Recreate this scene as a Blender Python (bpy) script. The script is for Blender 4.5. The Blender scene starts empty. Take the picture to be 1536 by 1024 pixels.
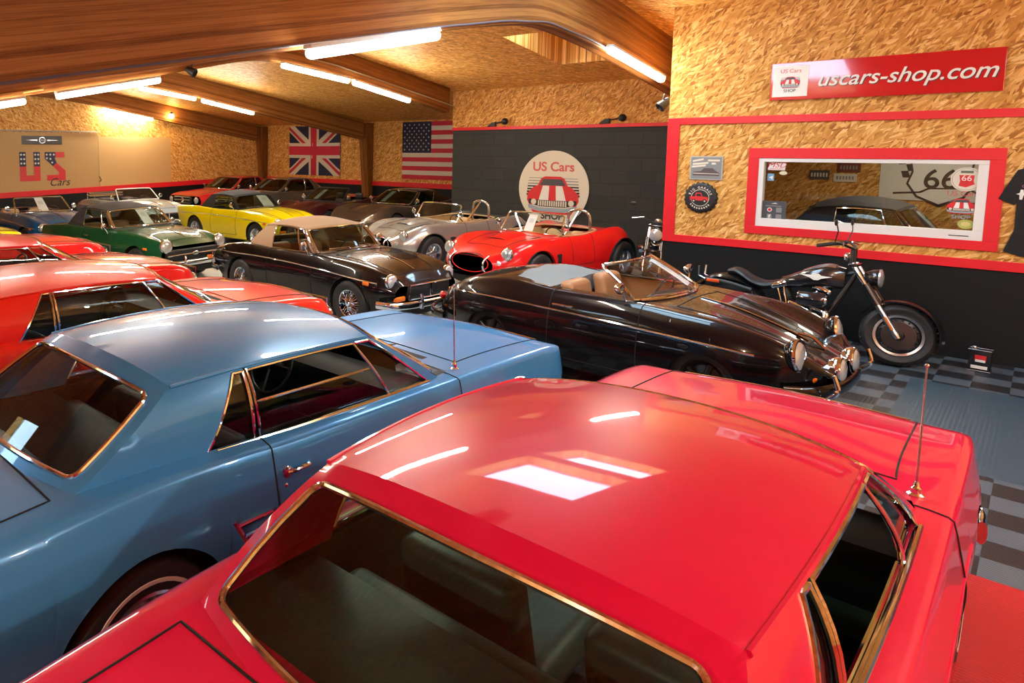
import bpy, bmesh, math, random
import numpy as np
from mathutils import Vector, Matrix
from mathutils.bvhtree import BVHTree
random.seed(7)
PI = math.pi
SC = bpy.context.scene
COL = SC.collection
# ------------------------------------------------------------------ materials
MATS = {}
def nt(name):
    m = bpy.data.materials.new(name); m.use_nodes = True
    t = m.node_tree; b = t.nodes['Principled BSDF']
    return m, t, b
def N(t, typ, **kw):
    n = t.nodes.new(typ)
    for k, v in kw.items():
        if k in n.inputs.keys() if hasattr(n.inputs, 'keys') else False: n.inputs[k].default_value = v
        else: setattr(n, k, v)
    return n
def L(t, a, b): t.links.new(a, b)
def c4(c): return (c[0], c[1], c[2], 1.0)
def mat(name, col, rough=.5, metal=0., coat=0., emit=0., spec=.5, coat_rough=.04):
    if name in MATS: return MATS[name]
    m, t, b = nt(name)
    b.inputs['Base Color'].default_value = c4(col)
    b.inputs['Roughness'].default_value = rough
    b.inputs['Metallic'].default_value = metal
    b.inputs['Coat Weight'].default_value = coat
    b.inputs['Coat Roughness'].default_value = coat_rough
    b.inputs['Specular IOR Level'].default_value = spec
    if emit:
        b.inputs['Emission Color'].default_value = c4(col); b.inputs['Emission Strength'].default_value = emit
    MATS[name] = m
    return m
def paint(name, col, metal=.0, rough=.32):
    """car lacquer: base coat with a faint orange-peel and a clear coat"""
    if name in MATS: return MATS[name]
    m, t, b = nt(name)
    geo = N(t, 'ShaderNodeTexCoord')
    nz = N(t, 'ShaderNodeTexNoise'); nz.inputs['Scale'].default_value = 420; nz.inputs['Detail'].default_value = 2
    L(t, geo.outputs['Object'], nz.inputs['Vector'])
    mx = N(t, 'ShaderNodeMixRGB'); mx.blend_type = 'MULTIPLY'; mx.inputs[0].default_value = .25 if metal else .06
    mx.inputs[1].default_value = c4(col); L(t, nz.outputs['Fac'], mx.inputs[2]); L(t, mx.outputs[0], b.inputs['Base Color'])
    b.inputs['Roughness'].default_value = rough; b.inputs['Metallic'].default_value = metal
    b.inputs['Coat Weight'].default_value = 1; b.inputs['Coat Roughness'].default_value = .03; b.inputs['Coat IOR'].default_value = 1.36; b.inputs['Specular IOR Level'].default_value = .12
    MATS[name] = m
    return m
def glass(name, tint=(.75, .85, .8), f=1.5, base=0.0):
    if name in MATS: return MATS[name]
    m, t, b = nt(name); t.nodes.remove(b)
    out = t.nodes['Material Output']
    tr = N(t, 'ShaderNodeBsdfTransparent'); tr.inputs[0].default_value = c4(tint)
    gl = N(t, 'ShaderNodeBsdfGlossy'); gl.inputs['Roughness'].default_value = .0
    fr = N(t, 'ShaderNodeFresnel'); ge = N(t, 'ShaderNodeNewGeometry')
    mr = N(t, 'ShaderNodeMapRange'); mr.inputs['To Min'].default_value = f; mr.inputs['To Max'].default_value = 1/f   # a thin pane reflects alike from both sides
    L(t, ge.outputs['Backfacing'], mr.inputs['Value']); L(t, mr.outputs[0], fr.inputs[0])
    mx = N(t, 'ShaderNodeMixShader'); L(t, fr.outputs[0], mx.inputs[0]); L(t, tr.outputs[0], mx.inputs[1]); L(t, gl.outputs[0], mx.inputs[2])
    L(t, mx.outputs[0], out.inputs[0])
    MATS[name] = m
    return m
def ramp(t, stops):
    r = N(t, 'ShaderNodeValToRGB'); e = r.color_ramp.elements
    while len(e) < len(stops): e.new(.5)
    for i, (p, c) in enumerate(stops): e[i].position = p; e[i].color = c4(c)
    return r
def osb(name, ax, tone=1.0):
    """strand board: two layers of stretched chips in random directions"""
    if name in MATS: return MATS[name]
    m, t, b = nt(name)
    tc = N(t, 'ShaderNodeTexCoord'); sp = N(t, 'ShaderNodeSeparateXYZ'); L(t, tc.outputs['Object'], sp.inputs[0])
    cb = N(t, 'ShaderNodeCombineXYZ'); L(t, sp.outputs[ax[0]], cb.inputs[0]); L(t, sp.outputs[ax[1]], cb.inputs[1])
    nz = N(t, 'ShaderNodeTexNoise'); nz.inputs['Scale'].default_value = 5; L(t, cb.outputs[0], nz.inputs['Vector'])
    dv = N(t, 'ShaderNodeMixRGB'); dv.blend_type = 'ADD'; dv.inputs[0].default_value = .03; L(t, cb.outputs[0], dv.inputs[1]); L(t, nz.outputs['Color'], dv.inputs[2])
    cols = []
    for k, (rot, sx, sy) in enumerate(((.35, 9, 46), (-.7, 42, 10), (1.1, 11, 40))):
        mp = N(t, 'ShaderNodeMapping'); mp.inputs['Rotation'].default_value = (0, 0, rot); L(t, dv.outputs[0], mp.inputs[0])
        m2 = N(t, 'ShaderNodeMapping'); m2.inputs['Scale'].default_value = (sx, sy, 1); L(t, mp.outputs[0], m2.inputs[0])
        v = N(t, 'ShaderNodeTexVoronoi'); v.inputs['Scale'].default_value = 1; L(t, m2.outputs[0], v.inputs['Vector'])
        cols.append(v)
    s1 = N(t, 'ShaderNodeSeparateColor'); L(t, cols[0].outputs['Color'], s1.inputs[0])
    s2 = N(t, 'ShaderNodeSeparateColor'); L(t, cols[1].outputs['Color'], s2.inputs[0])
    s3 = N(t, 'ShaderNodeSeparateColor'); L(t, cols[2].outputs['Color'], s3.inputs[0])
    g1 = N(t, 'ShaderNodeMath'); g1.operation = 'GREATER_THAN'; g1.inputs[1].default_value = .5; L(t, s1.outputs[1], g1.inputs[0])
    mA = N(t, 'ShaderNodeMixRGB'); L(t, g1.outputs[0], mA.inputs[0]); L(t, s1.outputs[0], mA.inputs[1]); L(t, s2.outputs[0], mA.inputs[2])
    g2 = N(t, 'ShaderNodeMath'); g2.operation = 'GREATER_THAN'; g2.inputs[1].default_value = .62; L(t, s2.outputs[1], g2.inputs[0])
    mB = N(t, 'ShaderNodeMixRGB'); L(t, g2.outputs[0], mB.inputs[0]); L(t, mA.outputs[0], mB.inputs[1]); L(t, s3.outputs[0], mB.inputs[2])
    k = tone
    r = ramp(t, [(0, (.30*k, .105*k, .016*k)), (.25, (.50*k, .225*k, .045*k)), (.6, (.63*k, .315*k, .075*k)), (.85, (.74*k, .41*k, .12*k)), (1, (.84*k, .55*k, .22*k))])
    L(t, mB.outputs[0], r.inputs[0]); L(t, r.outputs[0], b.inputs['Base Color'])
    b.inputs['Roughness'].default_value = .55; b.inputs['Specular IOR Level'].default_value = .2
    bp = N(t, 'ShaderNodeBump'); bp.inputs['Strength'].default_value = .15; bp.inputs['Distance'].default_value = .004
    L(t, mB.outputs[0], bp.inputs['Height']); L(t, bp.outputs[0], b.inputs['Normal'])
    MATS[name] = m
    return m
def wood_beam():
    if 'glulam' in MATS: return MATS['glulam']
    m, t, b = nt('glulam')
    uv = N(t, 'ShaderNodeUVMap'); sp = N(t, 'ShaderNodeSeparateXYZ'); L(t, uv.outputs[0], sp.inputs[0])
    lam = N(t, 'ShaderNodeMath'); lam.operation = 'MULTIPLY'; lam.inputs[1].default_value = 1/.042; L(t, sp.outputs[1], lam.inputs[0])
    fl = N(t, 'ShaderNodeMath'); fl.operation = 'FLOOR'; L(t, lam.outputs[0], fl.inputs[0])
    frc = N(t, 'ShaderNodeMath'); frc.operation = 'FRACT'; L(t, lam.outputs[0], frc.inputs[0])
    wn = N(t, 'ShaderNodeTexWhiteNoise'); wn.noise_dimensions = '1D'; L(t, fl.outputs[0], wn.inputs['W'])
    cb = N(t, 'ShaderNodeCombineXYZ'); ms = N(t, 'ShaderNodeMath'); ms.operation = 'MULTIPLY'; ms.inputs[1].default_value = 1.4; L(t, sp.outputs[0], ms.inputs[0])
    L(t, ms.outputs[0], cb.inputs[0]); m2 = N(t, 'ShaderNodeMath'); m2.operation = 'MULTIPLY'; m2.inputs[1].default_value = 60; L(t, sp.outputs[1], m2.inputs[0]); L(t, m2.outputs[0], cb.inputs[1]); L(t, wn.outputs[0], cb.inputs[2])
    nz = N(t, 'ShaderNodeTexNoise'); nz.inputs['Scale'].default_value = 1.6; nz.inputs['Detail'].default_value = 5; L(t, cb.outputs[0], nz.inputs['Vector'])
    ad = N(t, 'ShaderNodeMath'); ad.operation = 'MULTIPLY_ADD'; ad.inputs[1].default_value = .45; L(t, wn.outputs[0], ad.inputs[0]); L(t, nz.outputs['Fac'], ad.inputs[2])
    r = ramp(t, [(.3, (.10, .031, .006)), (.6, (.20, .068, .014)), (.9, (.31, .125, .031))])
    L(t, ad.outputs[0], r.inputs[0])
    gp = N(t, 'ShaderNodeMath'); gp.operation = 'LESS_THAN'; gp.inputs[1].default_value = .05; L(t, frc.outputs[0], gp.inputs[0])
    mx = N(t, 'ShaderNodeMixRGB'); mx.inputs[2].default_value = (.09, .03, .01, 1); mx.inputs[0].default_value = .3
    gm = N(t, 'ShaderNodeMath'); gm.operation = 'MULTIPLY'; gm.inputs[1].default_value = .6; L(t, gp.outputs[0], gm.inputs[0]); L(t, gm.outputs[0], mx.inputs[0]); L(t, r.outputs[0], mx.inputs[1])
    L(t, mx.outputs[0], b.inputs['Base Color']); b.inputs['Roughness'].default_value = .6; b.inputs['Specular IOR Level'].default_value = .15
    MATS['glulam'] = m
    return m
def block_wall():
    m, t, b = nt('black_blockwork')
    tc = N(t, 'ShaderNodeTexCoord'); sp = N(t, 'ShaderNodeSeparateXYZ'); L(t, tc.outputs['Object'], sp.inputs[0])
    cb = N(t, 'ShaderNodeCombineXYZ'); L(t, sp.outputs[1], cb.inputs[0]); L(t, sp.outputs[2], cb.inputs[1])
    br = N(t, 'ShaderNodeTexBrick'); br.inputs['Scale'].default_value = 1; br.inputs['Brick Width'].default_value = .55; br.inputs['Row Height'].default_value = .26
    br.inputs['Mortar Size'].default_value = .012; br.inputs['Color1'].default_value = (.012, .0145, .012, 1); br.inputs['Color2'].default_value = (.019, .021, .018, 1); br.inputs['Mortar'].default_value = (.008, .008, .008, 1)
    L(t, cb.outputs[0], br.inputs['Vector'])
    nz = N(t, 'ShaderNodeTexNoise'); nz.inputs['Scale'].default_value = 40; L(t, cb.outputs[0], nz.inputs['Vector'])
    L(t, br.outputs['Color'], b.inputs['Base Color']); b.inputs['Roughness'].default_value = .62
    ad = N(t, 'ShaderNodeMath'); ad.operation = 'MULTIPLY_ADD'; ad.inputs[1].default_value = -1.0; L(t, br.outputs['Fac'], ad.inputs[0]); L(t, nz.outputs['Fac'], ad.inputs[2])
    bp = N(t, 'ShaderNodeBump'); bp.inputs['Strength'].default_value = .5; bp.inputs['Distance'].default_value = .012; L(t, ad.outputs[0], bp.inputs['Height']); L(t, bp.outputs[0], b.inputs['Normal'])
    return m
def floor_mat():
    """interlocking tiles by the front wall, ribbed grey and red mats, pale concrete beyond"""
    m, t, b = nt('workshop_floor')
    tc = N(t, 'ShaderNodeTexCoord'); sp = N(t, 'ShaderNodeSeparateXYZ'); L(t, tc.outputs['Object'], sp.inputs[0])
    X, Y = sp.outputs[0], sp.outputs[1]
    def mth(op, a, v=None, w=None):
        n = N(t, 'ShaderNodeMath'); n.operation = op
        for i, q in enumerate((a, v, w)):
            if q is None: continue
            if isinstance(q, (int, float)): n.inputs[i].default_value = q
            else: L(t, q, n.inputs[i])
        return n.outputs[0]
    def between(v, lo, hi): return mth('MULTIPLY', mth('GREATER_THAN', v, lo), mth('LESS_THAN', v, hi))
    tx = mth('FLOOR', mth('MULTIPLY', mth('SUBTRACT', X, 4.92), 4.0)); ty = mth('FLOOR', mth('MULTIPLY', mth('SUBTRACT', Y, .115), 3.7))
    par = mth('MODULO', mth('ADD', mth('ADD', tx, ty), 200), 2)
    nz = N(t, 'ShaderNodeTexNoise'); nz.inputs['Scale'].default_value = 60; L(t, tc.outputs['Object'], nz.inputs['Vector'])
    big = N(t, 'ShaderNodeTexNoise'); big.inputs['Scale'].default_value = 1.5; big.inputs['Detail'].default_value = 5; L(t, tc.outputs['Object'], big.inputs['Vector'])
    def mix(f, a, c):
        n = N(t, 'ShaderNodeMixRGB')
        L(t, f, n.inputs[0]) if not isinstance(f, (int, float)) else setattr(n.inputs[0], 'default_value', f)
        for i, q in ((1, a), (2, c)):
            if isinstance(q, tuple): n.inputs[i].default_value = c4(q)
            else: L(t, q, n.inputs[i])
        return n.outputs[0]
    chk = mix(par, (.016, .018, .022), (.075, .10, .125))
    mat_c = mix(nz.outputs['Fac'], (.022, .05, .075), (.05, .095, .13))
    red_c = mix(nz.outputs['Fac'], (.33, .008, .012), (.50, .02, .025))
    con = mix(big.outputs['Fac'], (.34, .37, .33), (.50, .52, .47))
    tile_zone = mth('LESS_THAN', Y, 5.0)
    col = mix(tile_zone, con, chk)
    col = mix(mth('MULTIPLY', between(X, 6.5, 8.86), mth('LESS_THAN', Y, .81)), col, mat_c)
    redz = mth('MULTIPLY', mth('LESS_THAN', X, 4.92), tile_zone)
    col = mix(redz, col, red_c)
    L(t, col, b.inputs['Base Color']); b.inputs['Roughness'].default_value = .38
    rib = mth('SINE', mth('MULTIPLY', mth('ADD', X, mth('MULTIPLY', Y, .0)), 2*PI/.022))
    rib2 = mth('SINE', mth('MULTIPLY', Y, 2*PI/.03))
    hgt = mth('MULTIPLY', mth('ADD', mth('MULTIPLY', rib, .6), mth('MULTIPLY', rib2, .3)), tile_zone)
    bp = N(t, 'ShaderNodeBump'); bp.inputs['Strength'].default_value = .35; bp.inputs['Distance'].default_value = .003; L(t, hgt, bp.inputs['Height']); L(t, bp.outputs[0], b.inputs['Normal'])
    return m
CHROME = mat('chrome', (.74, .82, .92), .06, 1.)
STEEL = mat('brushed_steel', (.56, .62, .68), .25, 1.)
RUBBER = mat('rubber', (.014, .014, .015), .6)
BLACK = mat('black_trim', (.008, .008, .009), .45)
GAP = mat('panel_gap', (.004, .003, .003), .8)
DARK = mat('dark_interior', (.022, .024, .027), .5)
WELL = mat('wheel_well', (.006, .006, .006), .9)
WHITE = mat('white_plastic', (.75, .75, .72), .4)
WWALL = mat('whitewall', (.72, .70, .64), .5)
RED_TRIM = mat('red_paint', (.72, .012, .022), .38)
AMBER = mat('amber_lens', (.75, .16, .01), .2)
RLENS = mat('red_lens', (.45, .01, .01), .2)
LENS = mat('headlight_lens', (.62, .66, .68), .08, .55, coat=1)
TAN = mat('tan_leather', (.36, .16, .065), .5)
BEIGE = mat('beige_hide', (.50, .33, .16), .5)
PAPER = mat('paper', (.82, .82, .80), .6)
CARGLASS = glass('car_glass', (.62, .70, .66))
CLEAR = glass('clear_glass', (.90, .93, .92))
TINT = glass('tinted_glass', (.30, .40, .35))
# ------------------------------------------------------------------ mesh helpers
def obj(name, bm, m, parent=None, smooth=True, bevel=0., angle=None, loc=None):
    me = bpy.data.meshes.new(name)
    bm.to_mesh(me); bm.free()
    o = bpy.data.objects.new(name, me); COL.objects.link(o)
    for q in (m if isinstance(m, (list, tuple)) else [m]): me.materials.append(q)
    if smooth:
        me.polygons.foreach_set('use_smooth', [True]*len(me.polygons))
        if angle is None: angle = 40
        if hasattr(me, 'set_sharp_from_angle') and angle < 180: me.set_sharp_from_angle(angle=math.radians(angle))
    if parent: o.parent = parent
    if loc is not None: o.location = loc
    if bevel:
        md = o.modifiers.new('edge', 'BEVEL'); md.width = bevel; md.segments = 3; md.limit_method = 'ANGLE'; md.angle_limit = math.radians(28); md.use_clamp_overlap = True
    return o
def thing(name, label, cat, loc=(0, 0, 0), rz=0., group=None, mtx=None):
    o = bpy.data.objects.new(name, None); COL.objects.link(o); o.empty_display_size = .1
    if mtx is not None: o.matrix_world = mtx
    else: o.location = loc; o.rotation_euler = (0, 0, rz)
    o['label'] = label; o['category'] = cat
    if group: o['group'] = group
    return o
def tag(o, label, cat, group=None):
    o['label'] = label; o['category'] = cat
    if group: o['group'] = group
    return o
def struct(o): o['kind'] = 'structure'; return o
def B(): return bmesh.new()
def box(bm, lo, hi, mi=0):
    vs = [bm.verts.new((x, y, z)) for x in (lo[0], hi[0]) for y in (lo[1], hi[1]) for z in (lo[2], hi[2])]
    for q in ((0, 1, 3, 2), (4, 6, 7, 5), (0, 4, 5, 1), (2, 3, 7, 6), (0, 2, 6, 4), (1, 5, 7, 3)):
        f = bm.faces.new([vs[i] for i in q]); f.material_index = mi
    return vs
def rbox(bm, lo, hi, r, seg=3, fn=None):
    t = bmesh.new(); box(t, lo, hi)
    bmesh.ops.bevel(t, geom=t.edges[:]+t.verts[:], offset=r, segments=seg, profile=.5, affect='EDGES')
    if fn:
        for v in t.verts: v.co = Vector(fn(v.co))
    merge(bm, t)
def merge(bm, t):
    me = bpy.data.meshes.new('t'); t.to_mesh(me); t.free(); bm.from_mesh(me); bpy.data.meshes.remove(me)
def loft(bm, rings, closed=True, cap=True, mi=0):
    R = [[bm.verts.new(tuple(p)) for p in r] for r in rings]
    n = len(R[0])
    for a, b in zip(R, R[1:]):
        for j in range(n if closed else n-1):
            f = bm.faces.new((a[j], a[(j+1) % n], b[(j+1) % n], b[j])); f.material_index = mi
    if cap and closed:
        for r in (R[0][::-1], R[-1]):
            try: bm.faces.new(r).material_index = mi
            except ValueError: pass
    return R
def tube(bm, pts, r, n=8, closed=False, rz=None, mi=0):
    """sweep a round (or r x rz oval) section along points"""
    P = [Vector(p) for p in pts]; k = len(P)
    if k < 2: return
    rings = []; up = None
    for i in range(k):
        a = P[i-1] if (i > 0 or closed) else P[i]; b = P[(i+1) % k] if (i < k-1 or closed) else P[i]
        d = (b-a)
        if d.length < 1e-9: d = Vector((1, 0, 0))
        d.normalize()
        if rz is not None:
            s = Vector((0, 0, 1)).cross(d)
            s = s.normalized() if s.length > 1e-4 else Vector((1, 0, 0)); u = d.cross(s)
        else:
            if up is None:
                up = Vector((0, 0, 1)) if abs(d.z) < .9 else Vector((1, 0, 0))
            s = up.cross(d)
            if s.length < 1e-4: up = Vector((0, 1, 0)); s = up.cross(d)
            s.normalize(); u = d.cross(s); up = u
        rr = r[i] if isinstance(r, (list, tuple)) else r
        rings.append([P[i]+s*(math.cos(2*PI*j/n)*rr)+u*(math.sin(2*PI*j/n)*(rz if rz is not None else rr)) for j in range(n)])
    if closed: rings.append(rings[0]); loft(bm, rings, True, False, mi)
    else: loft(bm, rings, True, True, mi)
def smooth_path(pts, n=6):
    """Catmull-Rom through points"""
    P = [np.array(p, float) for p in pts]; out = []
    for i in range(len(P)-1):
        p0 = P[i-1] if i else 2*P[0]-P[1]; p1, p2 = P[i], P[i+1]; p3 = P[i+2] if i+2 < len(P) else 2*P[-1]-P[-2]
        for k in range(n):
            t = k/n
            out.append(.5*((2*p1)+(p2-p0)*t+(2*p0-5*p1+4*p2-p3)*t*t+(3*p1-p0-3*p2+p3)*t**3))
    out.append(P[-1])
    return [tuple(p) for p in out]
def lathe(bm, prof, n=32, axis='Y', off=(0, 0, 0), mi=0, cap=False):
    """revolve (radius, along) pairs"""
    rings = []
    for r, a in prof:
        ring = []
        for j in range(n):
            c, s = math.cos(2*PI*j/n)*r, math.sin(2*PI*j/n)*r
            p = {'Y': (c, a, s), 'X': (a, c, s), 'Z': (c, s, a)}[axis]
            ring.append((p[0]+off[0], p[1]+off[1], p[2]+off[2]))
        rings.append(ring)
    loft(bm, rings, True, cap, mi)
def orient(bm, frm, to, org):
    """turn everything in bm from axis frm to axis to and move to org"""
    q = Vector(frm).rotation_difference(Vector(to)).to_matrix().to_4x4()
    bmesh.ops.transform(bm, matrix=Matrix.Translation(org) @ q, verts=bm.verts)
def sphere(bm, c, r, sc=(1, 1, 1), u=16, v=10):
    t = bmesh.new(); bmesh.ops.create_uvsphere(t, u_segments=u, v_segments=v, radius=r)
    for w in t.verts: w.co = Vector((w.co.x*sc[0]+c[0], w.co.y*sc[1]+c[1], w.co.z*sc[2]+c[2]))
    merge(bm, t)
def prism(bm, pts, z0, z1, mi=0):
    """flat polygon pts (x,y) given thickness z0..z1"""
    a = [bm.verts.new((p[0], p[1], z0)) for p in pts]; b = [bm.verts.new((p[0], p[1], z1)) for p in pts]
    n = len(pts)
    fs = [bm.faces.new(b), bm.faces.new(a[::-1])]
    for i in range(n): fs.append(bm.faces.new((a[i], a[(i+1) % n], b[(i+1) % n], b[i])))
    for f in fs: f.material_index = mi
def fix(bm): bmesh.ops.recalc_face_normals(bm, faces=bm.faces[:]); return bm
def text(name, s, size, m, parent, x=0, y=0, z=.002, shear=0., depth=.0015, align='CENTER', rot=0., sx=1., bold=0.):
    cu = bpy.data.curves.new(name, 'FONT'); cu.body = s; cu.size = size; cu.align_x = align; cu.align_y = 'CENTER'; cu.shear = shear; cu.extrude = depth; cu.offset = bold
    t = bpy.data.objects.new('tmp', cu); COL.objects.link(t)
    dg = bpy.context.evaluated_depsgraph_get(); me = bpy.data.meshes.new_from_object(t.evaluated_get(dg))
    bpy.data.objects.remove(t); bpy.data.curves.remove(cu)
    o = bpy.data.objects.new(name, me); COL.objects.link(o); me.materials.clear(); me.materials.append(m)
    o.parent = parent; o.location = (x, y, z); o.rotation_euler = (0, 0, rot); o.scale = (sx, 1, 1)
    return o
def wallX(x, y, z):   # frame on a wall facing -X: local x runs to -Y, local y up, local z out of the wall
    return Matrix(((0, 0, -1, x), (-1, 0, 0, y), (0, 1, 0, z), (0, 0, 0, 1)))
def wallY(x, y, z):   # frame on a wall facing -Y
    return Matrix(((1, 0, 0, x), (0, 0, -1, y), (0, 1, 0, z), (0, 0, 0, 1)))
# ------------------------------------------------------------------ car bodies
def pchip(keys, x):
    if isinstance(keys, (int, float)): return np.full(np.shape(x), float(keys))
    K = sorted(keys); X = np.array([k[0] for k in K], float); Y = np.array([k[1] for k in K], float)
    if len(X) == 1: return np.full(np.shape(x), Y[0])
    h = np.diff(X); d = np.diff(Y)/h; m = np.zeros(len(X))
    m[0], m[-1] = d[0], d[-1]
    for i in range(1, len(X)-1):
        if d[i-1]*d[i] > 0:
            w1, w2 = 2*h[i]+h[i-1], h[i]+2*h[i-1]; m[i] = (w1+w2)/(w1/d[i-1]+w2/d[i])
    x = np.clip(np.asarray(x, float), X[0], X[-1]); i = np.clip(np.searchsorted(X, x)-1, 0, len(h)-1)
    t = (x-X[i])/h[i]
    return (2*t**3-3*t**2+1)*Y[i]+(t**3-2*t**2+t)*h[i]*m[i]+(-2*t**3+3*t**2)*Y[i+1]+(t**3-t**2)*h[i]*m[i+1]
def resample(P, n):
    P = np.array(P); s = np.concatenate([[0], np.cumsum(np.hypot(*np.diff(P, axis=0).T))])
    q = np.linspace(0, s[-1], n); return np.stack([np.interp(q, s, P[:, 0]), np.interp(q, s, P[:, 1])], 1)
def bez(a, c, b, m, t0=0., t1=1.):
    t = np.linspace(t0, t1, m)[:, None]; return (1-t)**2*a+2*t*(1-t)*c+t*t*b
class Body:
    NS, NC, ND = 16, 7, 10
    def __init__(s, sp):
        s.sp = sp; x0, x1 = sp['L']; g = lambda k, d=None: sp.get(k, d)
        xs = list(np.linspace(x0, x1, 64))
        for xw, zw, R in sp['arch']: xs += list(xw+R*np.sin(np.linspace(-PI/2, PI/2, 23))) + [xw-R-.002, xw+R+.002]
        xs += [x0+.02, x0+.05, x1-.05, x1-.02]
        marks = [v for k in ('cab', 'hood', 'trunk', 'door') if g(k) for v in g(k)[:2]]
        xs = [x for x in xs if all(abs(x-m) > .012 for m in marks)] + marks
        xs = sorted(xs); s.xs = np.array([x for i, x in enumerate(xs) if i == 0 or x-xs[i-1] > 1e-4])
        f = {k: pchip(sp[k], s.xs) for k in ('ws', 'zs', 'wt', 'zb', 'zm', 'wv', 'zv', 'zc', 'tuck')}
        kk = sp['k']; NS, NC, ND = s.NS, s.NC, s.ND; rows = []
        for i, x in enumerate(s.xs):
            P = [np.array(p) for p in ((f['ws'][i]-f['tuck'][i], f['zb'][i]), (f['ws'][i], f['zm'][i]), (f['wt'][i], f['zs'][i]), (f['wv'][i], f['zv'][i]), (0, f['zc'][i]))]
            F = [(P[j]+kk[j-1]*(P[j-1]-P[j]), P[j], P[j]+kk[j-1]*(P[j+1]-P[j])) for j in (1, 2, 3)]
            a4 = P[4]+kk[3]*(P[3]-P[4]); F4 = (a4, P[4], a4*np.array([-1, 1]))
            side = np.concatenate([[P[0]], bez(*F[0], 9), bez(*F[1], 8, 0, .5)])
            cd = np.concatenate([bez(*F[1], 8, .5, 1), bez(*F[2], 8, 0, .5)])
            de = np.concatenate([bez(*F[2], 8, .5, 1), bez(*F4, 8, 0, .5)])
            zl = -1
            for xw, zw, R in sp['arch']:
                if abs(x-xw) < R: zl = max(zl, zw+math.sqrt(max(R*R-(x-xw)**2, 0)))
            if zl > side[0][1]:
                k = next((q for q in range(1, len(side)) if side[q][1] > zl), len(side)-1)
                t = (zl-side[k-1][1])/max(side[k][1]-side[k-1][1], 1e-6); cut = side[k-1]+t*(side[k]-side[k-1])
                side = np.concatenate([[cut], side[k:]])
            half = np.concatenate([resample(side, NS), resample(cd, NC)[1:], resample(de, ND)[1:]])
            half[-1, 0] = 0
            full = np.concatenate([half, (half[:-1]*np.array([-1, 1]))[::-1]])
            rows.append(np.column_stack([np.full(len(full), x), full]))
        nose = g('bow'); V = np.array(rows)   # bow: plan curve of nose and tail
        if nose:
            for end, amt in ((x1, nose[1]), (x0, nose[0])):
                w = np.clip(1-np.abs(V[:, :, 0]-end)/.55, 0, 1)**2; V[:, :, 0] -= amt*w*(V[:, :, 1]/.8)**2
        rk = g('rake', 0)
        if rk:   # forward lean of the front fascia
            w = np.clip(1-(x1-V[:, :, 0])/.25, 0, 1)**2; V[:, :, 0] += rk*w*(V[:, :, 2]-.55)
        s.V = V; s.J = V.shape[1]; s.jC = NS-1; s.jD = NS+NC-2; s.jM = NS+NC+ND-3
        me = bmesh.new(); vs = [[me.verts.new(tuple(p)) for p in r] for r in V]
        for i in range(len(vs)-1):
            for j in range(s.J-1): me.faces.new((vs[i][j], vs[i+1][j], vs[i+1][j+1], vs[i][j+1]))
        me.normal_update(); c = vs[len(vs)//2][s.jM]
        if c.normal.z < 0:
            bmesh.ops.reverse_faces(me, faces=me.faces[:]); me.normal_update()
            s.flip = True
        else: s.flip = False
        s.nor = np.array([[tuple(v.normal) for v in r] for r in vs]); s.bvh = BVHTree.FromBMesh(me); me.free()
    def i_at(s, x): return int(np.argmin(np.abs(s.xs-x)))
    def region(s, i, j):
        sp = s.sp; x = .5*(s.xs[i]+s.xs[i+1]); jj = j if j < s.jM else s.J-2-j
        z = s.V[i:i+2, j:j+2, 2].mean(); top = jj >= s.jD
        c = sp.get('cab')
        if top and c and c[0] < x < c[1]: return None
        for k in ('hood', 'trunk'):
            if sp.get(k) and top and sp[k][0] < x < sp[k][1]: return k
        d = sp.get('door')
        if d and d[0] < x < d[1] and jj < s.jD and z > d[2]: return ('door', j < s.jM)
        return 'body'
    def build(s, root, mats, names):
        regs = {}
        for i in range(len(s.xs)-1):
            for j in range(s.J-1):
                r = s.region(i, j)
                if r is not None: regs.setdefault(r, []).append((i, j))
        out = {}
        for r, fs in regs.items():
            idx = {}; co = []; nr = []; faces = []
            for i, j in fs:
                q = []
                for a, b in ((i, j), (i+1, j), (i+1, j+1), (i, j+1)):
                    if (a, b) not in idx: idx[(a, b)] = len(co); co.append(tuple(s.V[a, b])); nr.append(tuple(s.nor[a, b]))
                    q.append(idx[(a, b)])
                faces.append(q[::-1] if s.flip else q)
            nm = r if isinstance(r, str) else r[0]
            nm = {'body': 'body_shell', 'trunk': 'trunk_lid'}.get(nm, nm)
            if r == 'body':   # close nose and tail
                for i in (0, len(s.xs)-1):
                    ring = []
                    for j in range(s.J): ring.append(len(co)); co.append(tuple(s.V[i, j])); nr.append((-1 if i == 0 else 1, 0, 0))
                    faces.append(ring if (i > 0) ^ s.flip else ring[::-1])
            me = bpy.data.meshes.new(nm); me.from_pydata(co, [], faces); me.validate()
            me.polygons.foreach_set('use_smooth', [True]*len(me.polygons)); me.normals_split_custom_set_from_vertices(nr)
            me.materials.append(mats)
            o = bpy.data.objects.new(nm, me); COL.objects.link(o); o.parent = root; out[r] = o
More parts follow.
